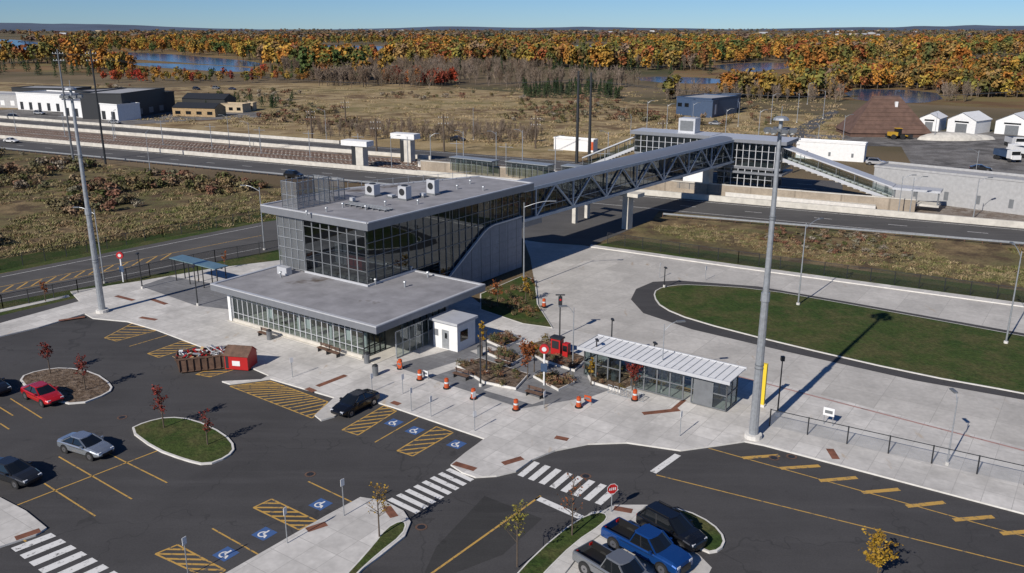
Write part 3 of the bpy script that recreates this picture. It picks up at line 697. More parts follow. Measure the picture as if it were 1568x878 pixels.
b.box(19,30,5.6,5.8,1.2,5.1,m_panel);b.box(17,32,-1.8,6.2,4.2,4.6,m_fas)
for x in (1,8,15): b.box(x,x+.6,1.,1.8,1.,6.1,m_wallc);b.box(x,x+.6,4,4.8,1.,6.1,m_wallc)
b.box(11,15.5,.6,5,1.,6.05,m_white)
def stair(b,x0,x1,y0,y1,z0,z1):
    n_=18
    for i in range(n_):
        t=i/n_;x=x0+(x1-x0)*t;z=z0+(z1-z0)*t;xa,xb=sorted((x,x+(x1-x0)/n_*1.05));b.box(xa,xb,y0,y1,z-.35,z,m_wallc)
    for y in (y0,y1):
        b.bar((x0,y,z0+.2),(x1,y,z1+.2),.15,.6,m_fasl);b.f([(x0,y,z0+.5),(x1,y,z1+.5),(x1,y,z1+1.5),(x0,y,z0+1.5)],m_glass)
        for i in range(7):
            t=i/6;x=x0+(x1-x0)*t;z=z0+(z1-z0)*t;b.bar((x,y,z+.3),(x,y,z+2.5),.1,.1,m_grey)
    b.bar((x0,(y0+y1)/2,z0+2.6),(x1,(y0+y1)/2,z1+2.6),y1-y0+.8,.25,m_fasl)
stair(b,0,-13,1.2,4.2,7.2,1.5);stair(b,31.6,52,-.8,2.2,7.2,1.4)
b.box(52,60,-1.2,2.6,3.6,4.0,m_fasl);b.box(52,60,-1.0,2.4,1,1.4,m_wallc)
for x in (52.3,56,59.6): b.box(x,x+.25,-.9,-.7,1.4,3.6,m_grey)
b.build()
def railmid(u,k): return nearN(u)+(railN(u)-nearN(u))*k
slab('rail_platform',[(640,railmid(640,.45)),(1340,railmid(1340,.2)),(1340,railmid(1340,.55)),(640,railmid(640,.6))],m_wallc,1.0)
b=MB('platform_shelter')
for (u0,u1) in ((690,755),(775,840),(860,960)):
    a=G(u0,railmid(u0,.5),1);c=G(u1,railmid(u1,.42),1);d=(c-a).normalized();s=Vector((-d.y,d.x,0))
    b.bar((a+s*1+Vector((0,0,2.9))),(c+s*1+Vector((0,0,2.9))),3.0,.16,m_plat)
    for w in (0,2): b.f([a+s*w,c+s*w,c+s*w+Vector((0,0,2.7)),a+s*w+Vector((0,0,2.7))],m_glass)
    k=8
    for i in range(k+1):
        p=a.lerp(c,i/k);b.bar(p,p+Vector((0,0,2.8)),.12,.12,m_grey)
b.build()
fence('platform_railing',[(640,railmid(640,.42)),(1100,railmid(1100,.25))],1.2,2.,m_fencel,m_grey,z0=1.)
def headhouse(u,v,w,sc=1.):
    p=G(u,v);b=MB('stair_headhouse',p,math.radians(-28));b.box(-w/2,w/2,-1.4,1.4,3.6*sc,4.4*sc,m_white);b.box(w*.02,w*.3,-1,1,0,3.6*sc,m_wallc);b.box(-w*.15,w*.01,-.9,.9,.2,3.6*sc,m_dark);b.build()
headhouse(549,258,7.5,1.5);headhouse(622,248,7,1.6)
# ---------------------------------------------------------------- background buildings
def house(name,p0,p1,depth,h,wall_,roof,kind='flat',extra=None):
    a=G(*p0);c=G(*p1);yaw=math.atan2(c.y-a.y,c.x-a.x);L=(c-a).length
    b=MB(name,a,yaw)
    if kind=='flat':
        b.box(0,L,0,depth,0,h,wall_,roof)
        for (x0,x1,y0,y1) in ((-.1,L+.1,-.1,.2),(-.1,L+.1,depth-.2,depth+.1),(-.1,.2,.21,depth-.21),(L-.2,L+.1,.21,depth-.21)): b.box(x0,x1,y0,y1,h+.003,h+.4,wall_)
    else:
        b.box(0,L,0,depth,0,h,wall_)
        rh=min(L,depth)*.25
        if kind=='gable':
            b.f([(0,-.02,h),(L,-.02,h),(L/2,-.02,h+rh)],wall_)
            b.f([(-.3,-.4,h-.15),(L/2,-.4,h+rh),(L/2,depth+.4,h+rh),(-.3,depth+.4,h-.15)],roof);b.f([(L/2,-.4,h+rh),(L+.3,-.4,h-.15),(L+.3,depth+.4,h-.15),(L/2,depth+.4,h+rh)],roof)
        else:
            b.f([(0,-.3,h),(L,-.3,h),(L,depth/2,h+rh),(0,depth/2,h+rh)],roof);b.f([(L,depth+.3,h),(0,depth+.3,h),(0,depth/2,h+rh),(L,depth/2,h+rh)],roof)
            for x in (0,L): b.f([(x,0,h),(x,depth,h),(x,depth/2,h+rh)],wall_)
    if extra:extra(b,L)
    return b.build()
def wins(n_,z0,z1,m=m_cglass,w=.5,y=-.03):
    def fn(b,L):
        for i in range(n_):
            x=L*(i+.5)/n_;ww=L/n_*w;b.box(x-ww/2,x+ww/2,y,0.02,z0,z1,m)
    return fn
def doors(b,L):
    b.box(L*.3,L*.7,-.05,.02,0,2.9,m_grey)
    wins(1,3.2,3.7)(b,L)
def whfront(b,L):
    b.box(0.1,L*.6,-.06,-.0,3.4,4.6,m_white);wins(5,.3,2.8,m_fasl,.4)(b,L);b.box(L*.65,L-.3,-.06,0,.3,3.,m_lgrey)
house('dark_warehouse',(118,168),(196,177),20,7.5,m_dark,m_roof,extra=whfront)
house('dark_warehouse',(190,184),(256,172),16,9,m_dark,m_lgrey,extra=wins(4,1,3,m_grey,.4))
house('white_warehouse',(28,168),(97,172),14,6.5,m_white,m_lgrey,extra=wins(5,.2,3.2,m_dark,.35))
house('white_warehouse',(98,178),(182,186),9,5.5,m_white,m_lgrey,extra=wins(6,.2,3.2,m_dark,.4))
house('low_office',(-90,162),(28,166),14,5.,m_lgrey,m_lgrey,extra=wins(8,1,3,m_white,.4))
house('low_office',(20,152),(110,154),14,5.,m_dark,m_lgrey,extra=wins(8,1,3,m_white,.4))
house('timber_frame_house',(265,178),(330,180),7,3.2,m_wood,m_dark,'ridge',wins(4,.8,2))
house('timber_frame_house',(280,166),(345,168),8,4,m_dark,m_dark,'ridge',wins(4,.8,2))
house('timber_frame_house',(336,172),(372,173),6,3.,m_beige,m_beige,'flat',wins(3,.8,2))
house('beige_container',(373,170),(388,170),5,2.8,m_beige,m_beige,'flat',wins(2,.8,2))
house('blue_office_building',(1035,176),(1088,180),20,6.5,m_bluebld,m_lgrey,extra=wins(5,3.2,4.6,m_cglass,.6))
house('blue_office_building',(1090,181),(1133,168),8,6.,m_bluebld,m_grey,extra=wins(5,1,4.6,m_white,.25))
for p0,p1 in (((1406,200),(1436,202)),((1449,202),(1492,206)),((1522,205),(1574,209))): house('white_shed',p0,p1,10,4.2,m_white,m_white,'gable',doors)
house('white_trailer',(1218,242),(1322,249),4,4.2,m_white,m_fasl,'flat',wins(3,1,2,m_grey,.1))
house('substation_building',(1334,301),(1572,331),7,5.8,m_lgrey,m_lgrey,'flat',wins(5,1.,2.6,m_grey,.14))
house('substation_building',(1574,331),(1800,356),9,7,m_lgrey,m_lgrey,'flat',wins(5,1.,2.6,m_grey,.2))
house('white_trailer',(848,229),(908,234),2.6,3.,m_white,m_white,'flat',lambda b,L:b.box(L-.6,L+.02,-.05,.0,.6,2.8,m_orange))
b=MB('distant_houses')
for i in range(90):
    u=random.choice([U(560,640),U(1230,1350),U(880,1000),U(1380,1568),U(0,1568)]);v=U(46.5,56);p=G(u,v);w=U(8,26);h=U(5,10);m=random.choice([m_white,m_fasl,m_beige,m_grey])
    b.box(p.x-w,p.x+w,p.y-8,p.y+8,0,h,m)
b.build()
# storage barn with steep brown hipped roof, and yards
p=G(1346,211);b=MB('storage_barn',(p.x+3.5,p.y,0),math.radians(-4))
X,Y,rz=12.2,16.,11.8
b.box(-X+.4,X-.4,.4,Y-.4,0,1.4,m_soil)
e=[(-X,0,1.2),(X,0,1.2),(X,Y,1.2),(-X,Y,1.2)];r0=(-3.6,Y/2,rz);r1=(4.,Y/2,rz)
for q in ([e[0],e[1],r1,r0],[e[1],e[2],r1],[e[2],e[3],r0,r1],[e[3],e[0],r0]): b.f(q,m_soil)
for i in range(1,9):
    t=i/9;z=1.2+(rz-1.2)*t+.05;x0=-X+(X-3.6)*t;x1=X+(4.-X)*t;y=Y/2*t;b.bar((x0,y,z),(x1,y,z),.16,.08,m_brown)
b.box(2.2,3.,Y*.35,Y*.35+.8,8.6,10.2,m_white);b.box(-1.5,1.5,.3,.38,0,1.2,m_dark);b.build()
sheet('gravel_yard',[(1210,205),(1290,208),(1420,200),(1600,205),(1900,215),(1900,330),(1568,300),(1350,275),(1400,260),(1380,225),(1200,222)],.05,m_gravel)
sheet('gravel_yard',[(-100,172),(20,168),(270,172),(400,172),(400,180),(280,186),(200,192),(0,184),(-200,178)],.06,m_gravel)
sheet('side_street',[(1180,215),(1215,222),(1285,172),(1275,168)],.07,m_hwy)
b=MB('gravel_pile',G(1455,214))
b.dome((0,0,0),10,4,2.2,m_wallc,14,4);b.dome((8,1,0),6,3,1.5,m_wallc,12,3);b.build()
# ---------------------------------------------------------------- poles and lamps
def mast(u,v,h=25.5):
    b=MB('high_mast_light',G(u,v,.15));b.cyl((0,0,0),(0,0,.35),.7,.7,m_kerb,12)
    b.cyl((0,0,.35),(0,0,12),.38,.28,m_galv,12);b.cyl((0,0,12),(0,0,h),.25,.14,m_galv,12);b.cyl((0,0,11.6),(0,0,12.3),.36,.34,m_galv,12)
    b.cyl((0,0,h-.9),(0,0,h-.7),.5,.5,m_grey,12)
    for i in range(8):
        a=i*math.pi/4;x,y=math.cos(a),math.sin(a);b.bar((x*.2,y*.2,h-.8),(x*.9,y*.9,h-.8),.06,.06,m_galv);b.box(x*.95-.22,x*.95+.22,y*.95-.18,y*.95+.18,h-.95,h-.7,m_grey);b.cyl((x*.95,y*.95,h-1.05),(x*.95,y*.95,h-.96),.18,.18,m_lens,8)
    b.dome((0,0,h-.1),.6,.6,.3,m_galv,12,3);b.cyl((0,0,h-.1),(0,0,h+.9),.03,.02,m_galv,5)
    for z in (6.,6.3,18,18.2): b.cyl((0,0,z),(0,0,z+.08),.36 if z<12 else .25,.36 if z<12 else .25,m_grey,12)
    b.build()
mast(157,478);mast(1153,670)
def lamp(u,v,h,arm=2.,ang=180,z=.0,r=.1,mat=None):
    mat=mat or m_galv
    b=MB('street_lamp',G(u,v,z));b.cyl((0,0,0),(0,0,.25),r*2.2,r*2.2,m_kerb,10);b.cyl((0,0,.25),(0,0,h),r,r*.55,mat,8)
    a=math.radians(ang);d=Vector((math.cos(a),math.sin(a),0))
    pr=Vector((0,0,h-.6))
    for i in range(1,6):
        t=i/5;q=Vector((0,0,h-.6))+d*arm*t+Vector((0,0,.8*math.sin(t*1.57)));b.cyl(pr,q,r*.4,r*.4,mat,6);pr=q
    b.bar(pr-d*.1,pr+d*.7,.28,.12,m_grey);b.build()
lamp(405,383,9.5,2.2,170);lamp(160,434,9.8,2.2,170);lamp(1222,467,10,2.4,35,.1);lamp(1540,526,10,2.4,80,.1)
lamp(802,440,11,3.3,0,.1);lamp(1012,600,6.5,1.2,10,.15,.07);lamp(877,560,6,.8,190,.15,.07);lamp(1450,712,5.6,.4,90,.15,.07)
for (u,v,h) in ((230,262,9),(352,228,9),(600,262,8),(383,226,7),(177,212,8),(500,216,9),(1060,196,8),(1130,194,8),(1290,220,8),(1430,215,8),(725,215,9),(965,222,8),(1490,290,8),(1250,240,8),(1375,330,7),(1392,333,7),(1490,335,7),(1236,160,9)): lamp(u,v,h,1.6,random.choice((0,180,90)))
for (u,v,h) in ((660,258,8),(710,252,8),(760,262,9),(800,250,8),(850,262,8),(930,262,9),(1160,225,10),(1180,190,10),(1220,188,10),(1260,182,10),(1110,215,9),(990,205,10),(1020,212,10)): lamp(u,v,h,1.4,random.choice((0,180)),0,.13)
def upole(u,v,h,arms=True,mat=None,r=.28):
    mat=mat or m_dark
    b=MB('utility_pole',G(u,v));b.cyl((0,0,0),(0,0,h),r,r*.6,mat,8)
    if arms:
        for z in (h-1,h-2.6): b.bar((-1.3,0,z),(1.3,0,z),.12,.12,mat);[b.cyl((x,0,z),(x,0,z+.35),.07,.05,m_white,6) for x in (-1.2,-.5,.5,1.2)]
    b.build()
upole(883,250,22,False,None,.42);upole(902,247,21.5,False,None,.42);upole(162,252,27);upole(113,250,27,True,m_grey)
for u,v,h in ((478,214,9),(530,195,9),(680,233,10),(577,235,9),(820,228,9),(1013,230,8),(1212,265,9)): upole(u,v,h,True,m_bark)
b=MB('power_lines')
def wire(p,q,sag):
    pr=p
    for i in range(1,13):
        t=i/12;x=p.lerp(q,t)-Vector((0,0,sag*4*t*(1-t)));b.bar(pr,x,.035,.035,m_dark);pr=x
pl=[G(-350,218),G(137,251),G(892,249),G(1700,300)]
hs=[24,26,20,22]
for i in range(3):
    for o_ in (-1.2,0,1.2):
        wire(pl[i]+Vector((o_,0,hs[i])),pl[i+1]+Vector((o_,0,hs[i+1])),3.5)
b.build()
def post(name,u,v,h,kind,z=.15,col=None):
    b=MB(name,G(u,v,z),U(-.3,.3)+(.95 if kind=='sign' else 0))
    if kind=='plaza':
        b.cyl((0,0,0),(0,0,.3),.16,.16,m_kerb,8);b.cyl((0,0,.3),(0,0,h),.08,.06,m_dark,8);b.box(-.12,.12,-.45,.12,h-.05,h+.1,m_dark)
    elif kind=='sign':
        b.cyl((0,0,0),(0,0,h),.035,.035,m_galv,6);b.box(-.16,.16,-.05,-.02,h-.5,h,col or m_white)
    elif kind=='round':
        b.cyl((0,0,0),(0,0,h),.09,.09,m_white,8);b.cyl((0,-.12,h),(0,.12,h),.45,.45,m_red,20);b.cyl((0,-.14,h),(0,-.125,h),.22,.22,m_refl,16);b.box(-.3,.3,-.13,-.1,h-2.2,h-1.4,m_bluebld)
    elif kind=='stop':
        b.cyl((0,0,0),(0,0,h),.04,.04,m_galv,6)
        for r,y,m in ((.42,-.06,m_refl),(.38,-.065,m_red)): b.f([(r*math.cos(math.pi/8+i*math.pi/4),y,h-.1+r*math.sin(math.pi/8+i*math.pi/4)) for i in range(8)],m)
        for k in range(4):
            x=-.24+k*.135;b.box(x,x+.085,-.072,-.067,h-.2,h+.0,m_refl)
        b.f([(.42*math.cos(math.pi/8+i*math.pi/4),-.05,h-.1+.42*math.sin(math.pi/8+i*math.pi/4)) for i in range(8)][::-1],m_galv)
    b.build()
for u,v,h in ((218,442,4.6),(303,468,4.8),(745,572,4.4),(736,592,5.6),(935,560,4.8),(912,578,3.8),(1017,440,2.6),(1000,570,3)): post('plaza_lamp',u,v,h,'plaza')
post('bus_stop_marker',833,590,3.6,'round');post('bus_stop_marker',189,432,3.6,'round')
post('stop_sign',936,784,1.9,'stop')
for u,v,h in ((448,578,2),(617,603,1.9),(630,630,2.2),(660,638,1.9),(726,640,2.4),(727,660,1.8),(833,625,1.6),(1041,668,2.2),(570,600,1.8),(905,580,2),(1080,428,1.8),(440,832,2.6),(527,790,2.8),(288,880,2.6),(1010,425,2)): post('sign_post',u,v,h,'sign')
def board(name,u,v,w,h,z0,mat,yaw=YB,z=.15):
    b=MB(name,G(u,v,z),yaw);b.box(-w/2,w/2,-.04,.04,z0,z0+h,mat)
    for x in (-w*.4,w*.4): b.box(x-.03,x+.03,.045,.1,0,z0+h,m_galv)
    b.box(-w*.35,w*.35,-.05,-.042,z0+h*.3,z0+h*.7,m_grey);b.build()
board('notice_board',1267,652,.9,.7,.9,m_white);board('notice_board',900,619,.7,.5,.3,m_orange);board('notice_board',612,566,.6,.5,.3,m_orange);board('notice_board',652,580,.6,.5,.3,m_white)
b=MB('yellow_pylon',G(1166,622,.15),YB);b.box(-.22,.22,-.15,.15,0,4.0,M('yellow_sign',(.7,.5,.03),.5,var=0));b.box(-.3,.3,-.22,.22,0,.2,m_kerb);b.build()
b=MB('pedestrian_lamp',G(1190,638,.15));b.cyl((0,0,0),(0,0,5.2),.07,.05,m_dark,8);b.box(-.15,.15,-.15,.15,5.1,5.5,m_dark);b.cyl((0,0,0),(0,0,.4),.2,.2,m_kerb,10);b.build()
def barrel(u,v):
    b=MB('traffic_barrel',G(u,v,.15));zs=[0,.1,.12,.3,.32,.5,.52,.68,.7,.98];ms=[m_black,m_black,m_orange,m_black,m_orange,m_black,m_refl,m_black,m_orange]
    for i in range(9): b.cyl((0,0,zs[i]),(0,0,zs[i+1]),.34 if i<1 else .25-.006*i,.34 if i<1 else .245-.006*i,ms[i],12,i in(0,8))
    b.cyl((0,0,.98),(0,0,1.06),.06,.06,m_orange,6);b.build()
for u,v in ((613,565),(643,582),(684,595),(725,611),(790,628),(886,624),(972,613),(833,470)): barrel(u,v)
def bench(u,v,yaw=YB):
    b=MB('park_bench',G(u,v,.15),yaw)
    for i in range(4): b.box(-.9,.9,-.25+i*.13,-.15+i*.13,.42,.46,m_brown)
    for i in range(2): b.box(-.9,.9,.27,.31,.58+i*.16,.7+i*.16,m_brown)
    for x in (-.75,.7): b.box(x,x+.06,-.22,.26,.0,.42,m_dark);b.box(x,x+.06,.22,.265,.42,.9,m_dark)
    b.build()
for u,v in ((405,516),(497,540),(706,580),(818,608),(770,560),(510,545)): bench(u,v)
def bin_(u,v):
    b=MB('waste_bin',G(u,v,.15));b.cyl((0,0,0),(0,0,.95),.28,.3,m_grey,12);b.dome((0,0,.95),.3,.3,.22,m_dark,12,3);b.build()
for u,v in ((413,520),(562,556),(735,545),(940,585),(575,575)): bin_(u,v)
# ---------------------------------------------------------------- ticket kiosk, shelters, red machines
b=MB('white_kiosk',G(684,534,.15),YB)
b.box(-1.6,1.6,-.2,2.8,0,2.9,m_white);b.box(-1.85,1.85,-.5,3.,2.9,3.15,m_fasl);b.box(-.4,.5,-.24,-.2,.1,2.1,m_galv);b.box(.0,.3,-.26,-.24,1.2,1.8,m_cglass)
b.box(1.6,1.64,.3,1.5,1.,2.1,m_cglass);b.box(-1.5,-.9,-.23,-.2,1.3,2.0,m_fas);b.build()
b=MB('bus_shelter',(0,0,.15),YB)
x0,x1,y0,y1=-38.5,-23.6,65.8,69.6
K=22
for i in range(K):
    a=x0+(x1-x0)*i/K;c=x0+(x1-x0)*(i+1)/K
    b.box(a+.03,c-.03,y0,y1,3.0,3.1,m_white)
    b.box(a-.03,a+.028,y0,y1,2.97,3.14,m_galv)
b.box(x0-.05,x1+.05,y0-.1,y0-.005,2.85,3.15,m_fasl);b.box(x0-.05,x1+.05,y1+.005,y1+.1,2.9,3.2,m_fasl)
for yy in (y0+.6,y1-.8):
    segs=[(x0+.4,x0+4.2),(x0+5.4,x1-4.4),(x1-3.6,x1-.4)]
    for a,c in segs: b.curtain((a,yy),(c,yy),.15,2.85,max(2,int((c-a)/1.2)),2,m_glass,m_grey,.09,.12)
for xx in (x0+.4,x1-.4,x0+5.4): b.curtain((xx,y0+.6),(xx,y1-.8),.15,2.85,2,2,m_glass,m_grey,.09,.12)
b.box(x1-3.4,x1-1.6,y0+.5,y0+.58,.2,2.5,m_grey)
for i in range(5): b.box(x0+1+i*2.7,x0+2.6+i*2.7,y1-1.6,y1-1.1,.35,.45,m_wood)
b.build()
b=MB('glass_canopy',(0,0,.15),YB)
q=GB(350,410,3.)
b.box(q[0]-9.5,q[0],q[1]-2.,q[1],3.0,3.12,m_teal)
for i in range(4):
    for dy in (-1.6,-.3): b.cyl((q[0]-9+i*2.9,q[1]+dy,0),(q[0]-9+i*2.9,q[1]+dy,3),.07,.07,m_dark,8)
b.bar((q[0]-9.6,q[1]-1,2.95),(q[0]+.1,q[1]-1,2.95),.1,.1,m_dark);b.build()
b=MB('fare_machine',G(853,545,.15),YB)
b.box(-.55,.55,-.35,.35,0,1.9,m_red);b.box(-.4,.4,-.4,-.35,.9,1.7,m_dark);b.box(-.65,.65,-.45,.45,1.9,2.05,m_dark);b.box(.8,1.4,-.3,.3,0,1.6,m_red);b.box(.85,1.35,-.34,-.3,.8,1.4,m_cglass);b.build()
b=MB('traffic_signal',G(857,515,.15));b.cyl((0,0,0),(0,0,4.6),.08,.06,m_dark,8);b.box(-.2,.2,-.3,.05,3.6,4.5,m_dark);b.cyl((0,-.32,4.2),(0,-.3,4.2),.12,.12,m_red,10);b.box(-.5,.5,-.08,.08,4.6,4.7,m_dark);b.build()
b=MB('bike_rack',G(955,608,.15),YB)
for i in range(6):
    x=-1.6+i*.62;b.cyl((x,0,0),(x,0,.8),.03,.03,m_galv,6);b.cyl((x+.4,0,0),(x+.4,0,.8),.03,.03,m_galv,6);b.cyl((x,0,.8),(x+.4,0,.8),.03,.03,m_galv,6)
b.bar((-1.7,0,.02),(2,0,.02),.06,.04,m_galv);b.build()
# ---------------------------------------------------------------- garden plaza
sheet('plaza_paving',[(600,562),(700,535),(760,520),(900,560),(960,590),(905,610),(800,628),(700,596)],.156,m_pav)
sheet('plaza_paving',[(215,440),(260,425),(350,440),(352,476),(300,470)],.156,m_pav)
for q in ([(640,575),(700,556),(716,561),(656,581)],[(740,600),(760,592),(835,615),(815,622)],[(720,540),(750,532),(762,537),(733,546)]): sheet('concrete_path',q,.162,m_conc)
beds=[[(745,526),(770,515),(800,524),(770,537)],[(800,535),(830,526),(900,553),(880,572),(830,556)],[(700,565),(735,553),(810,578),(790,600),(740,590)],[(895,570),(940,560),(985,590),(950,604),(905,590)],[(745,545),(765,540),(800,553),(785,562)],[(815,580),(845,575),(880,590),(855,602)]]
for q in beds: slab('garden_bed',q,m_mulch,.38,0,.12,.1)
pts=[]
for q in beds:
    us=[a[0] for a in q];vs=[a[1] for a in q];cnt=0
    for _ in range(500):
        u=U(min(us),max(us));v=U(min(vs),max(vs))
        if inpoly(u,v,q):
            p=G(u,v);pts.append((p.x,p.y,.33,U(.22,.6),U(0,6.28),1));cnt+=1
            if cnt>19:break
for _ in range(90):
    u=U(740,845);v=U(428,500)
    if inpoly(u,v,[(738,455),(800,427),(818,433),(822,468),(842,500),(738,472)]): p=G(u,v);pts.append((p.x,p.y,.15,U(.25,.6),U(0,6.28),1))
f_gs=Mfol('garden_shrub_foliage',[(.05,.075,.03),(.20,.12,.04),(.07,.09,.03),(.26,.17,.10),(.18,.06,.03),(.24,.20,.12),(.06,.08,.03)],.4)
scatter('garden_shrubs',pts,[mk_bush(f_gs,i,130,1.3,.14) for i in (91,92,93)])
lv_red=Mleaf('red_leaves',(.22,.03,.02),(.10,.02,.015));lv_yel=Mleaf('yellow_leaves',(.35,.22,.02),(.22,.12,.015));lv_or=Mleaf('orange_leaves',(.28,.09,.02),(.14,.04,.02));lv_gr=Mleaf('green_yellow_leaves',(.12,.13,.03),(.25,.2,.03))
def tree(name,u,v,h,r,leaf,nl,sd,z=.15,ls=.11):
    rd=random.Random(sd);b=MB(name,G(u,v,z));b.cyl((0,0,0),(0,0,h*.45),.06,.045,m_bark,7,False);b.cyl((0,0,h*.45),(rd.uniform(-.1,.1),0,h*.95),.045,.012,m_bark,6,False)
    tips=[]
    for k in range(16):
        z0=h*rd.uniform(.32,.85);a=rd.uniform(0,6.28);l=r*(1.15-.6*(z0/h))*rd.uniform(.7,1.1);p=Vector((0,0,z0));q=p+Vector((math.cos(a)*l,math.sin(a)*l,l*rd.uniform(.7,1.2)));b.cyl(p,q,.022,.008,m_bark,4,False)
        tips.append((p,q))
        for _ in range(3):
            t=rd.uniform(.35,.9);s=p.lerp(q,t);e=s+Vector((rd.uniform(-.4,.4),rd.uniform(-.4,.4),rd.uniform(.1,.5)))*r*.8;b.cyl(s,e,.012,.005,m_bark,3,False);tips.append((s,e))
    for i in range(nl):
        p,q=rd.choice(tips);c=p.lerp(q,rd.uniform(.25,1.1))+Vector((rd.gauss(0,.09),rd.gauss(0,.09),rd.gauss(0,.09)))*r
        nn=Vector((rd.gauss(0,1),rd.gauss(0,1),rd.gauss(.4,1))).normalized();t=nn.cross(Vector((.3,.8,.2))).normalized();w=nn.cross(t);s=ls*rd.uniform(.6,1.2)
        b.f([c-t*s,c-w*s*.7,c+t*s,c+w*s*.7],leaf)
    b.build()
tree('red_maple_tree',77,572,3.2,.75,lv_red,420,1,ls=.09);tree('red_maple_tree',131,598,3.4,.75,lv_red,380,2,ls=.09);tree('red_maple_tree',251,655,3.7,.75,lv_red,460,3,ls=.09);tree('red_maple_tree',318,681,3.0,.6,lv_red,220,4,ls=.09)
tree('red_maple_tree',808,580,3.4,1.1,lv_or,800,5,.3);tree('red_maple_tree',968,598,2.4,.9,lv_red,450,6,.3)
tree('young_tree',581,822,4.2,1.,lv_yel,150,7,ls=.08);tree('young_tree',792,868,4.6,1.,lv_gr,260,8,ls=.08);tree('young_tree',876,820,4.6,.9,lv_or,90,9,ls=.08);tree('yellow_tree',1342,893,2.8,1.1,lv_yel,900,10,.02,.09)
tree('yellow_tree',738,545,3.8,.45,lv_yel,420,11,.3);tree('yellow_tree',818,570,3.4,.4,lv_yel,300,12,.3);tree('yellow_tree',905,590,3.,.4,lv_yel,260,13,.3);tree('yellow_tree',762,470,3.2,.8,lv_or,260,14);tree('yellow_tree',805,462,3.2,.7,lv_yel,220,15)
tree('young_tree',70,462,2.6,.6,lv_or,120,16,.02);tree('young_tree',345,412,2.4,.5,lv_or,100,17)
# ---------------------------------------------------------------- dumpster and red shed
p=G(318,562,.02);b=MB('dumpster',p,0)
b.yaw=math.atan2((G(344,556)-G(287,562)).y,(G(344,556)-G(287,562)).x)
L=2.5;w=1.2
b.box(-L,L,-w,w,.15,.25,m_brown)
for s in (-1,1):
    b.f([(-L,s*w*.95,.2),(L,s*w*.95,.2),(L+.25,s*w,1.5),(-L-.25,s*w,1.5)],m_brown);b.bar((-L-.25,s*w,1.5),(L+.25,s*w,1.5),.14,.14,m_brown)
    for i in range(9): b.bar((-L+i*L/4,s*(w+.02),.25),(-L+i*L/4,s*(w+.06),1.45),.1,.1,m_brown)
for s in (-1,1): b.f([(s*L,-w*.95,.2),(s*L,w*.95,.2),(s*(L+.25),w,1.5),(s*(L+.25),-w,1.5)],m_brown);b.bar((s*(L+.25),-w,1.5),(s*(L+.25),w,1.5),.14,.14,m_brown)
rd=random.Random(3)
for i in range(90):
    x=rd.uniform(-L,L);y=rd.uniform(-w*.8,w*.8);a=rd.uniform(0,6.28);l=rd.uniform(.3,.9);b.bar((x,y,rd.uniform(1.1,1.6)),(x+math.cos(a)*l,y+math.sin(a)*l*.5,rd.uniform(1.2,1.9)),rd.uniform(.1,.4),.06,rd.choice([m_white,m_refl,m_grey,m_wood,m_brown,m_red,m_fasl]))
b.build()
b=MB('red_storage_bin',G(370,562,.02),YB+math.radians(25))
b.box(-1.2,1.2,-1.,1.,.1,1.5,m_red)
b.f([(-1.2,-1.,1.5),(-1.2,1.,1.5),(-1.2,.1,2.2)],m_red);b.f([(1.2,1.,1.5),(1.2,-1.,1.5),(1.2,.1,2.2)],m_red)
b.f([(-1.3,-1.1,1.48),(1.3,-1.1,1.48),(1.3,.1,2.23),(-1.3,.1,2.23)],m_brown);b.f([(1.3,1.1,1.48),(-1.3,1.1,1.48),(-1.3,.1,2.23),(1.3,.1,2.23)],m_red)
b.box(-.4,.4,-1.03,-1.,.5,1.0,m_white);b.box(-1.1,-.8,-1.02,-1.,.2,1.4,m_dark)
b.build()
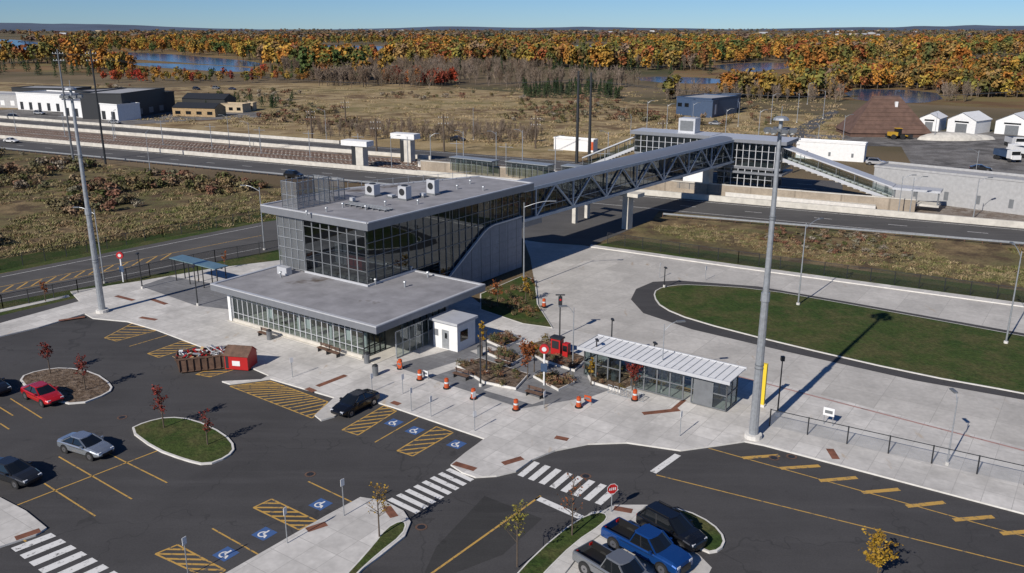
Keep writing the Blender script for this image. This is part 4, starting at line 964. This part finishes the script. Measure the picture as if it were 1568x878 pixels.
# ---------------------------------------------------------------- vehicles
def vehicle(name,front,rear,kind,col,metal=.5,rough=.25,z=.02):
    fr=G(*front);re=G(*rear);c=(fr+re)/2;yaw=math.atan2(fr.y-re.y,fr.x-re.x)
    pm=bpy.data.materials.new('car_paint');pm.use_nodes=True;q=pm.node_tree.nodes['Principled BSDF'];q.inputs['Base Color'].default_value=c4(col);q.inputs['Metallic'].default_value=metal;q.inputs['Roughness'].default_value=rough;q.inputs['Coat Weight'].default_value=.8;q.inputs['Coat Roughness'].default_value=.04
    b=MB(name,(c.x,c.y,z),yaw)
    if kind=='sedan':
        S=[(-2.38,.68,.42,.72,.82),(-2.28,.82,.30,.84,.95),(-1.75,.89,.25,.90,1.02),(-1.0,.91,.25,.90,.98),(0,.91,.25,.88,.94),(.95,.91,.25,.86,.96),(1.5,.89,.25,.80,.90),(2.0,.83,.27,.70,.78),(2.28,.72,.32,.60,.66),(2.38,.58,.40,.52,.56)]
        gb=(-1.95,1.15,.80,.93);gt=(-1.05,.25,.60,1.42);wr=.33;ax=(-1.42,1.42);W=.91;tailx=-2.33;headx=2.2;hz=.66
    elif kind=='suv':
        S=[(-2.35,.76,.45,.95,1.05),(-2.28,.88,.35,1.02,1.12),(-1.7,.93,.3,1.05,1.15),(0,.94,.3,1.02,1.08),(.95,.94,.3,1.0,1.10),(1.6,.92,.3,.95,1.05),(2.1,.86,.32,.85,.95),(2.3,.76,.38,.7,.8),(2.38,.64,.48,.6,.66)]
        gb=(-2.25,1.2,.84,1.08);gt=(-1.85,.35,.66,1.70);wr=.37;ax=(-1.42,1.45);W=.94;tailx=-2.33;headx=2.2;hz=.8
    else:
        S=[(-2.95,.92,.5,1.0,1.02),(-2.9,.96,.45,1.12,1.15),(-.75,.97,.42,1.12,1.15),(-.7,.98,.42,1.12,1.16),(.5,.99,.42,1.12,1.16),(1.3,.99,.42,1.10,1.20),(1.9,.98,.42,1.08,1.2),(2.6,.95,.42,1.02,1.12),(2.88,.88,.45,.9,.95),(2.95,.82,.5,.7,.75)]
        gb=(-.85,1.5,.88,1.14);gt=(-.55,.75,.72,1.85);wr=.42;ax=(-1.85,1.9);W=.99;tailx=-2.93;headx=2.85;hz=.88
    def sec(s,inner=False):
        x,w,zb,zs,zt=s
        h=[(w*.90,zb),(w,zb+.12),(w*1.0,(zb+zs)/2),(w*.985,zs-.05),(w*.93,zs+.02),(w*.80,zt)]
        P=[Vector((x,-a,c_)) for a,c_ in h]+[Vector((x,0,zt+.02))]+[Vector((x,a,c_)) for a,c_ in h[::-1]]
        return P
    SS=[sec(s) for s in S]
    pick=(kind=='pickup')
    for i in range(len(S)-1):
        A,B=SS[i],SS[i+1]
        for j in range(len(A)-1):
            if pick and S[i+1][0]<=-.7 and j in (5,6) : continue
            b.f([A[j],B[j],B[j+1],A[j+1]],pm if j not in(0,11) else m_black,True)
        b.f([A[0],A[-1],B[-1],B[0]],m_black)
    b.f(SS[0],pm);b.f(SS[-1][::-1],pm)
    if pick:
        b.box(-2.86,-.85,-.78,.78,.6,.66,m_black)
        for y in (-.8,.76): b.box(-2.88,-.8,y,y+.04,.62,1.16,m_black)
        b.box(-2.93,-2.86,-.78,.78,.6,1.16,pm);b.box(-.86,-.8,-.8,.8,.6,1.16,m_black)
    def loop(x0,x1,w,z,k=.18):
        return [Vector((x1-k*.6,-w,z)),Vector((x1,-w*.72,z)),Vector((x1+.08,0,z)),Vector((x1,w*.72,z)),Vector((x1-k*.6,w,z)),Vector((x0+k,w,z)),Vector((x0,w*.75,z)),Vector((x0,-w*.75,z)),Vector((x0+k,-w,z))]
    A=loop(gb[0],gb[1],gb[2],gb[3]);B=loop(gt[0],gt[1],gt[2],gt[3]-.04)
    n_=len(A)
    for i in range(n_):
        j=(i+1)%n_;b.f([A[i],A[j],B[j],B[i]],m_cglass,False)
    C=[Vector((p.x*.93+.07*(gt[0]+gt[1])/2,p.y*.88,gt[3]+.02)) for p in B]
    for i in range(n_):
        j=(i+1)%n_;b.f([B[i],B[j],C[j],C[i]],pm,True)
    b.f(C,pm)
    for i in (0,4,5,8): b.bar(A[i],B[i],.09,.06,pm)
    for y in (-1,1):
        xm=(gb[0]+gb[1])/2-.1;xt=(gt[0]+gt[1])/2-.05
        b.bar((xm,y*(gb[2]+.005),gb[3]),(xt,y*(gt[2]+.005),gt[3]-.03),.07,.05,m_black)
        b.bar((gb[0]+.2,y*(gb[2]+.01),gb[3]+.01),(gb[1]-.1,y*(gb[2]+.01),gb[3]+.01),.04,.05,m_black)
        mx=gb[1]-.45;b.box(mx-.08,mx+.1,min(y*(W-.05),y*(W+.14)),max(y*(W-.05),y*(W+.14)),gb[3]+.02,gb[3]+.17,pm)
        for x in ax:
            b.cyl((x,y*(W-.02),wr),(x,y*(W+.004),wr),wr+.09,wr+.09,m_black,20)
            b.cyl((x,y*(W-.24),wr),(x,y*(W+.012),wr),wr,wr,m_tire,20);b.cyl((x,y*(W-.1),wr),(x,y*(W+.02),wr),wr*.66,wr*.62,m_rim,10)
            b.cyl((x,y*(W),wr),(x,y*(W+.026),wr),wr*.16,wr*.16,m_dark,8)
        hw=W*.62
        b.box(headx-.12,headx+.09,min(y*hw*.75,y*hw*1.25),max(y*hw*.75,y*hw*1.25),hz-.12,hz+.04,m_head)
        b.box(tailx-.04,tailx+.12,min(y*hw*.85,y*hw*1.32),max(y*hw*.85,y*hw*1.32),S[1][3]-.2,S[1][3]-.04,m_tail)
        b.bar((ax[0]+.5,y*(W+.004),S[3][3]-.12),(ax[1]-.6,y*(W+.004),S[4][3]-.12),.012,.02,m_black)
    b.box(headx+.0,headx+.19,-.45,.45,.38,hz-.08,m_black);b.box(tailx-.055,tailx+.05,-.26,.26,.62,.76,m_refl)
    if kind=='suv':
        for y in (-.6,.6): b.bar((-1.6,y,1.78),(.2,y,1.78),.05,.05,m_black)
    b.build()
vehicle('black_car',(514,642),(573,612),'sedan',(.012,.013,.015))
vehicle('red_car',(91,624),(44,602),'sedan',(.45,.012,.015),.2)
vehicle('silver_car',(164,702),(104,684),'sedan',(.42,.46,.50),.7)
vehicle('dark_grey_car',(52,744),(-8,724),'sedan',(.035,.037,.04))
vehicle('dark_grey_car',(12,609),(-40,590),'sedan',(.02,.02,.022))
vehicle('black_suv',(1076,850),(982,799),'suv',(.012,.013,.016))
vehicle('blue_pickup_truck',(1050,884),(932,822),'pickup',(.012,.07,.26))
vehicle('grey_pickup_truck',(1000,925),(896,862),'pickup',(.22,.23,.24))
vehicle('white_car',(32,220),(4,218),'sedan',(.6,.6,.6),0,.3,.04);vehicle('black_suv',(465,275),(436,272),'suv',(.015,.015,.015),.4,.3,.04)
for u,v,k,c in ((300,138,'suv',(.03,.03,.04)),(330,137,'suv',(.3,.3,.3)),(355,138,'sedan',(.05,.05,.08)),(175,190,'sedan',(.4,.4,.4)),(20,182,'suv',(.05,.05,.05)),(1340,253,'suv',(.6,.6,.6)),(1095,192,'sedan',(.5,.5,.5)),(700,216,'sedan',(.03,.03,.03)),(1500,262,'sedan',(.03,.03,.03)),(60,176,'suv',(.5,.5,.5))):
    vehicle('parked_car',(u+10,v+.5),(u-8,v-.5),k,c)
def truck(u,v,yaw,bed):
    b=MB('dump_truck',G(u,v,.05),yaw);b.box(-3.5,3.5,-.5,.5,.7,1.,m_dark);b.box(1.8,3.6,-1.2,1.2,.9,2.9,m_white);b.box(3.0,3.64,-1.1,1.1,1.8,2.7,m_cglass);b.box(3.6,4.3,-1.,1.,.8,1.8,m_white)
    b.box(-3.6,1.5,-1.25,1.25,1.1,2.6,bed);b.box(-3.4,1.3,-1.1,1.1,2.5,2.62,m_dark)
    for x in (-2.8,-1.6,3):
        for y in (-1.1,1.1): b.cyl((x,y-.2,.5),(x,y+.2,.5),.5,.5,m_tire,12)
    b.build()
truck(1540,246,-1.5,m_bluebld);truck(1552,225,-1.7,m_fasl);truck(1562,240,1.7,m_white)
b=MB('wheel_loader',G(1373,213,.05),.1);my=M('loader_yellow',(.5,.3,.03),.5,var=.1)
b.box(-2.6,-.3,-1,1,1,2.1,my);b.box(-.6,.9,-.8,.8,1,3.1,m_cglass);b.box(-.7,1,-.9,.9,3.1,3.25,my);b.bar((.8,0,1.4),(3.4,0,.8),.9,.3,my);b.box(3.2,4.2,-1.4,1.4,.2,1.3,m_dark)
for x in (-1.7,1.2):
    for y in (-1.1,1.1): b.cyl((x,y-.25,.75),(x,y+.25,.75),.75,.75,m_tire,12)
b.build()
# ---------------------------------------------------------------- light, sky, camera
sc=bpy.context.scene
W_=bpy.data.worlds.new('World');sc.world=W_;W_.use_nodes=True;n=W_.node_tree
sk=n.nodes.new('ShaderNodeTexSky');sk.sky_type='NISHITA';sk.sun_disc=False;sk.sun_elevation=math.radians(33);sk.sun_rotation=math.atan2(-.6,-.8);sk.altitude=1500;sk.air_density=.9;sk.dust_density=.0;sk.ozone_density=4
tint=n.nodes.new('ShaderNodeMix');tint.data_type='RGBA';tint.blend_type='MULTIPLY';tint.inputs[0].default_value=1;tint.inputs[7].default_value=(.62,.84,1.15,1)
n.links.new(sk.outputs[0],tint.inputs[6]);n.links.new(tint.outputs[2],n.nodes['Background'].inputs[0]);n.nodes['Background'].inputs[1].default_value=.070
d=Vector((.602*math.cos(math.radians(33)),.799*math.cos(math.radians(33)),-math.sin(math.radians(33))))
s=bpy.data.lights.new('sun','SUN');s.energy=5.;s.angle=math.radians(.5);s.color=(1,.94,.86);so=bpy.data.objects.new('sun',s);so.rotation_euler=d.to_track_quat('-Z','Y').to_euler();so.location=(0,0,60);sc.collection.objects.link(so)
cm=bpy.data.cameras.new('camera');cm.sensor_width=36;cm.lens=36*F/1568.;cm.clip_end=40000;cm.clip_start=.5
co=bpy.data.objects.new('camera',cm);co.location=(0,0,H);co.rotation_euler=(math.pi/2-PIT,0,0);sc.collection.objects.link(co);sc.camera=co
sc.view_settings.view_transform='Standard';sc.view_settings.look='None';sc.view_settings.exposure=0
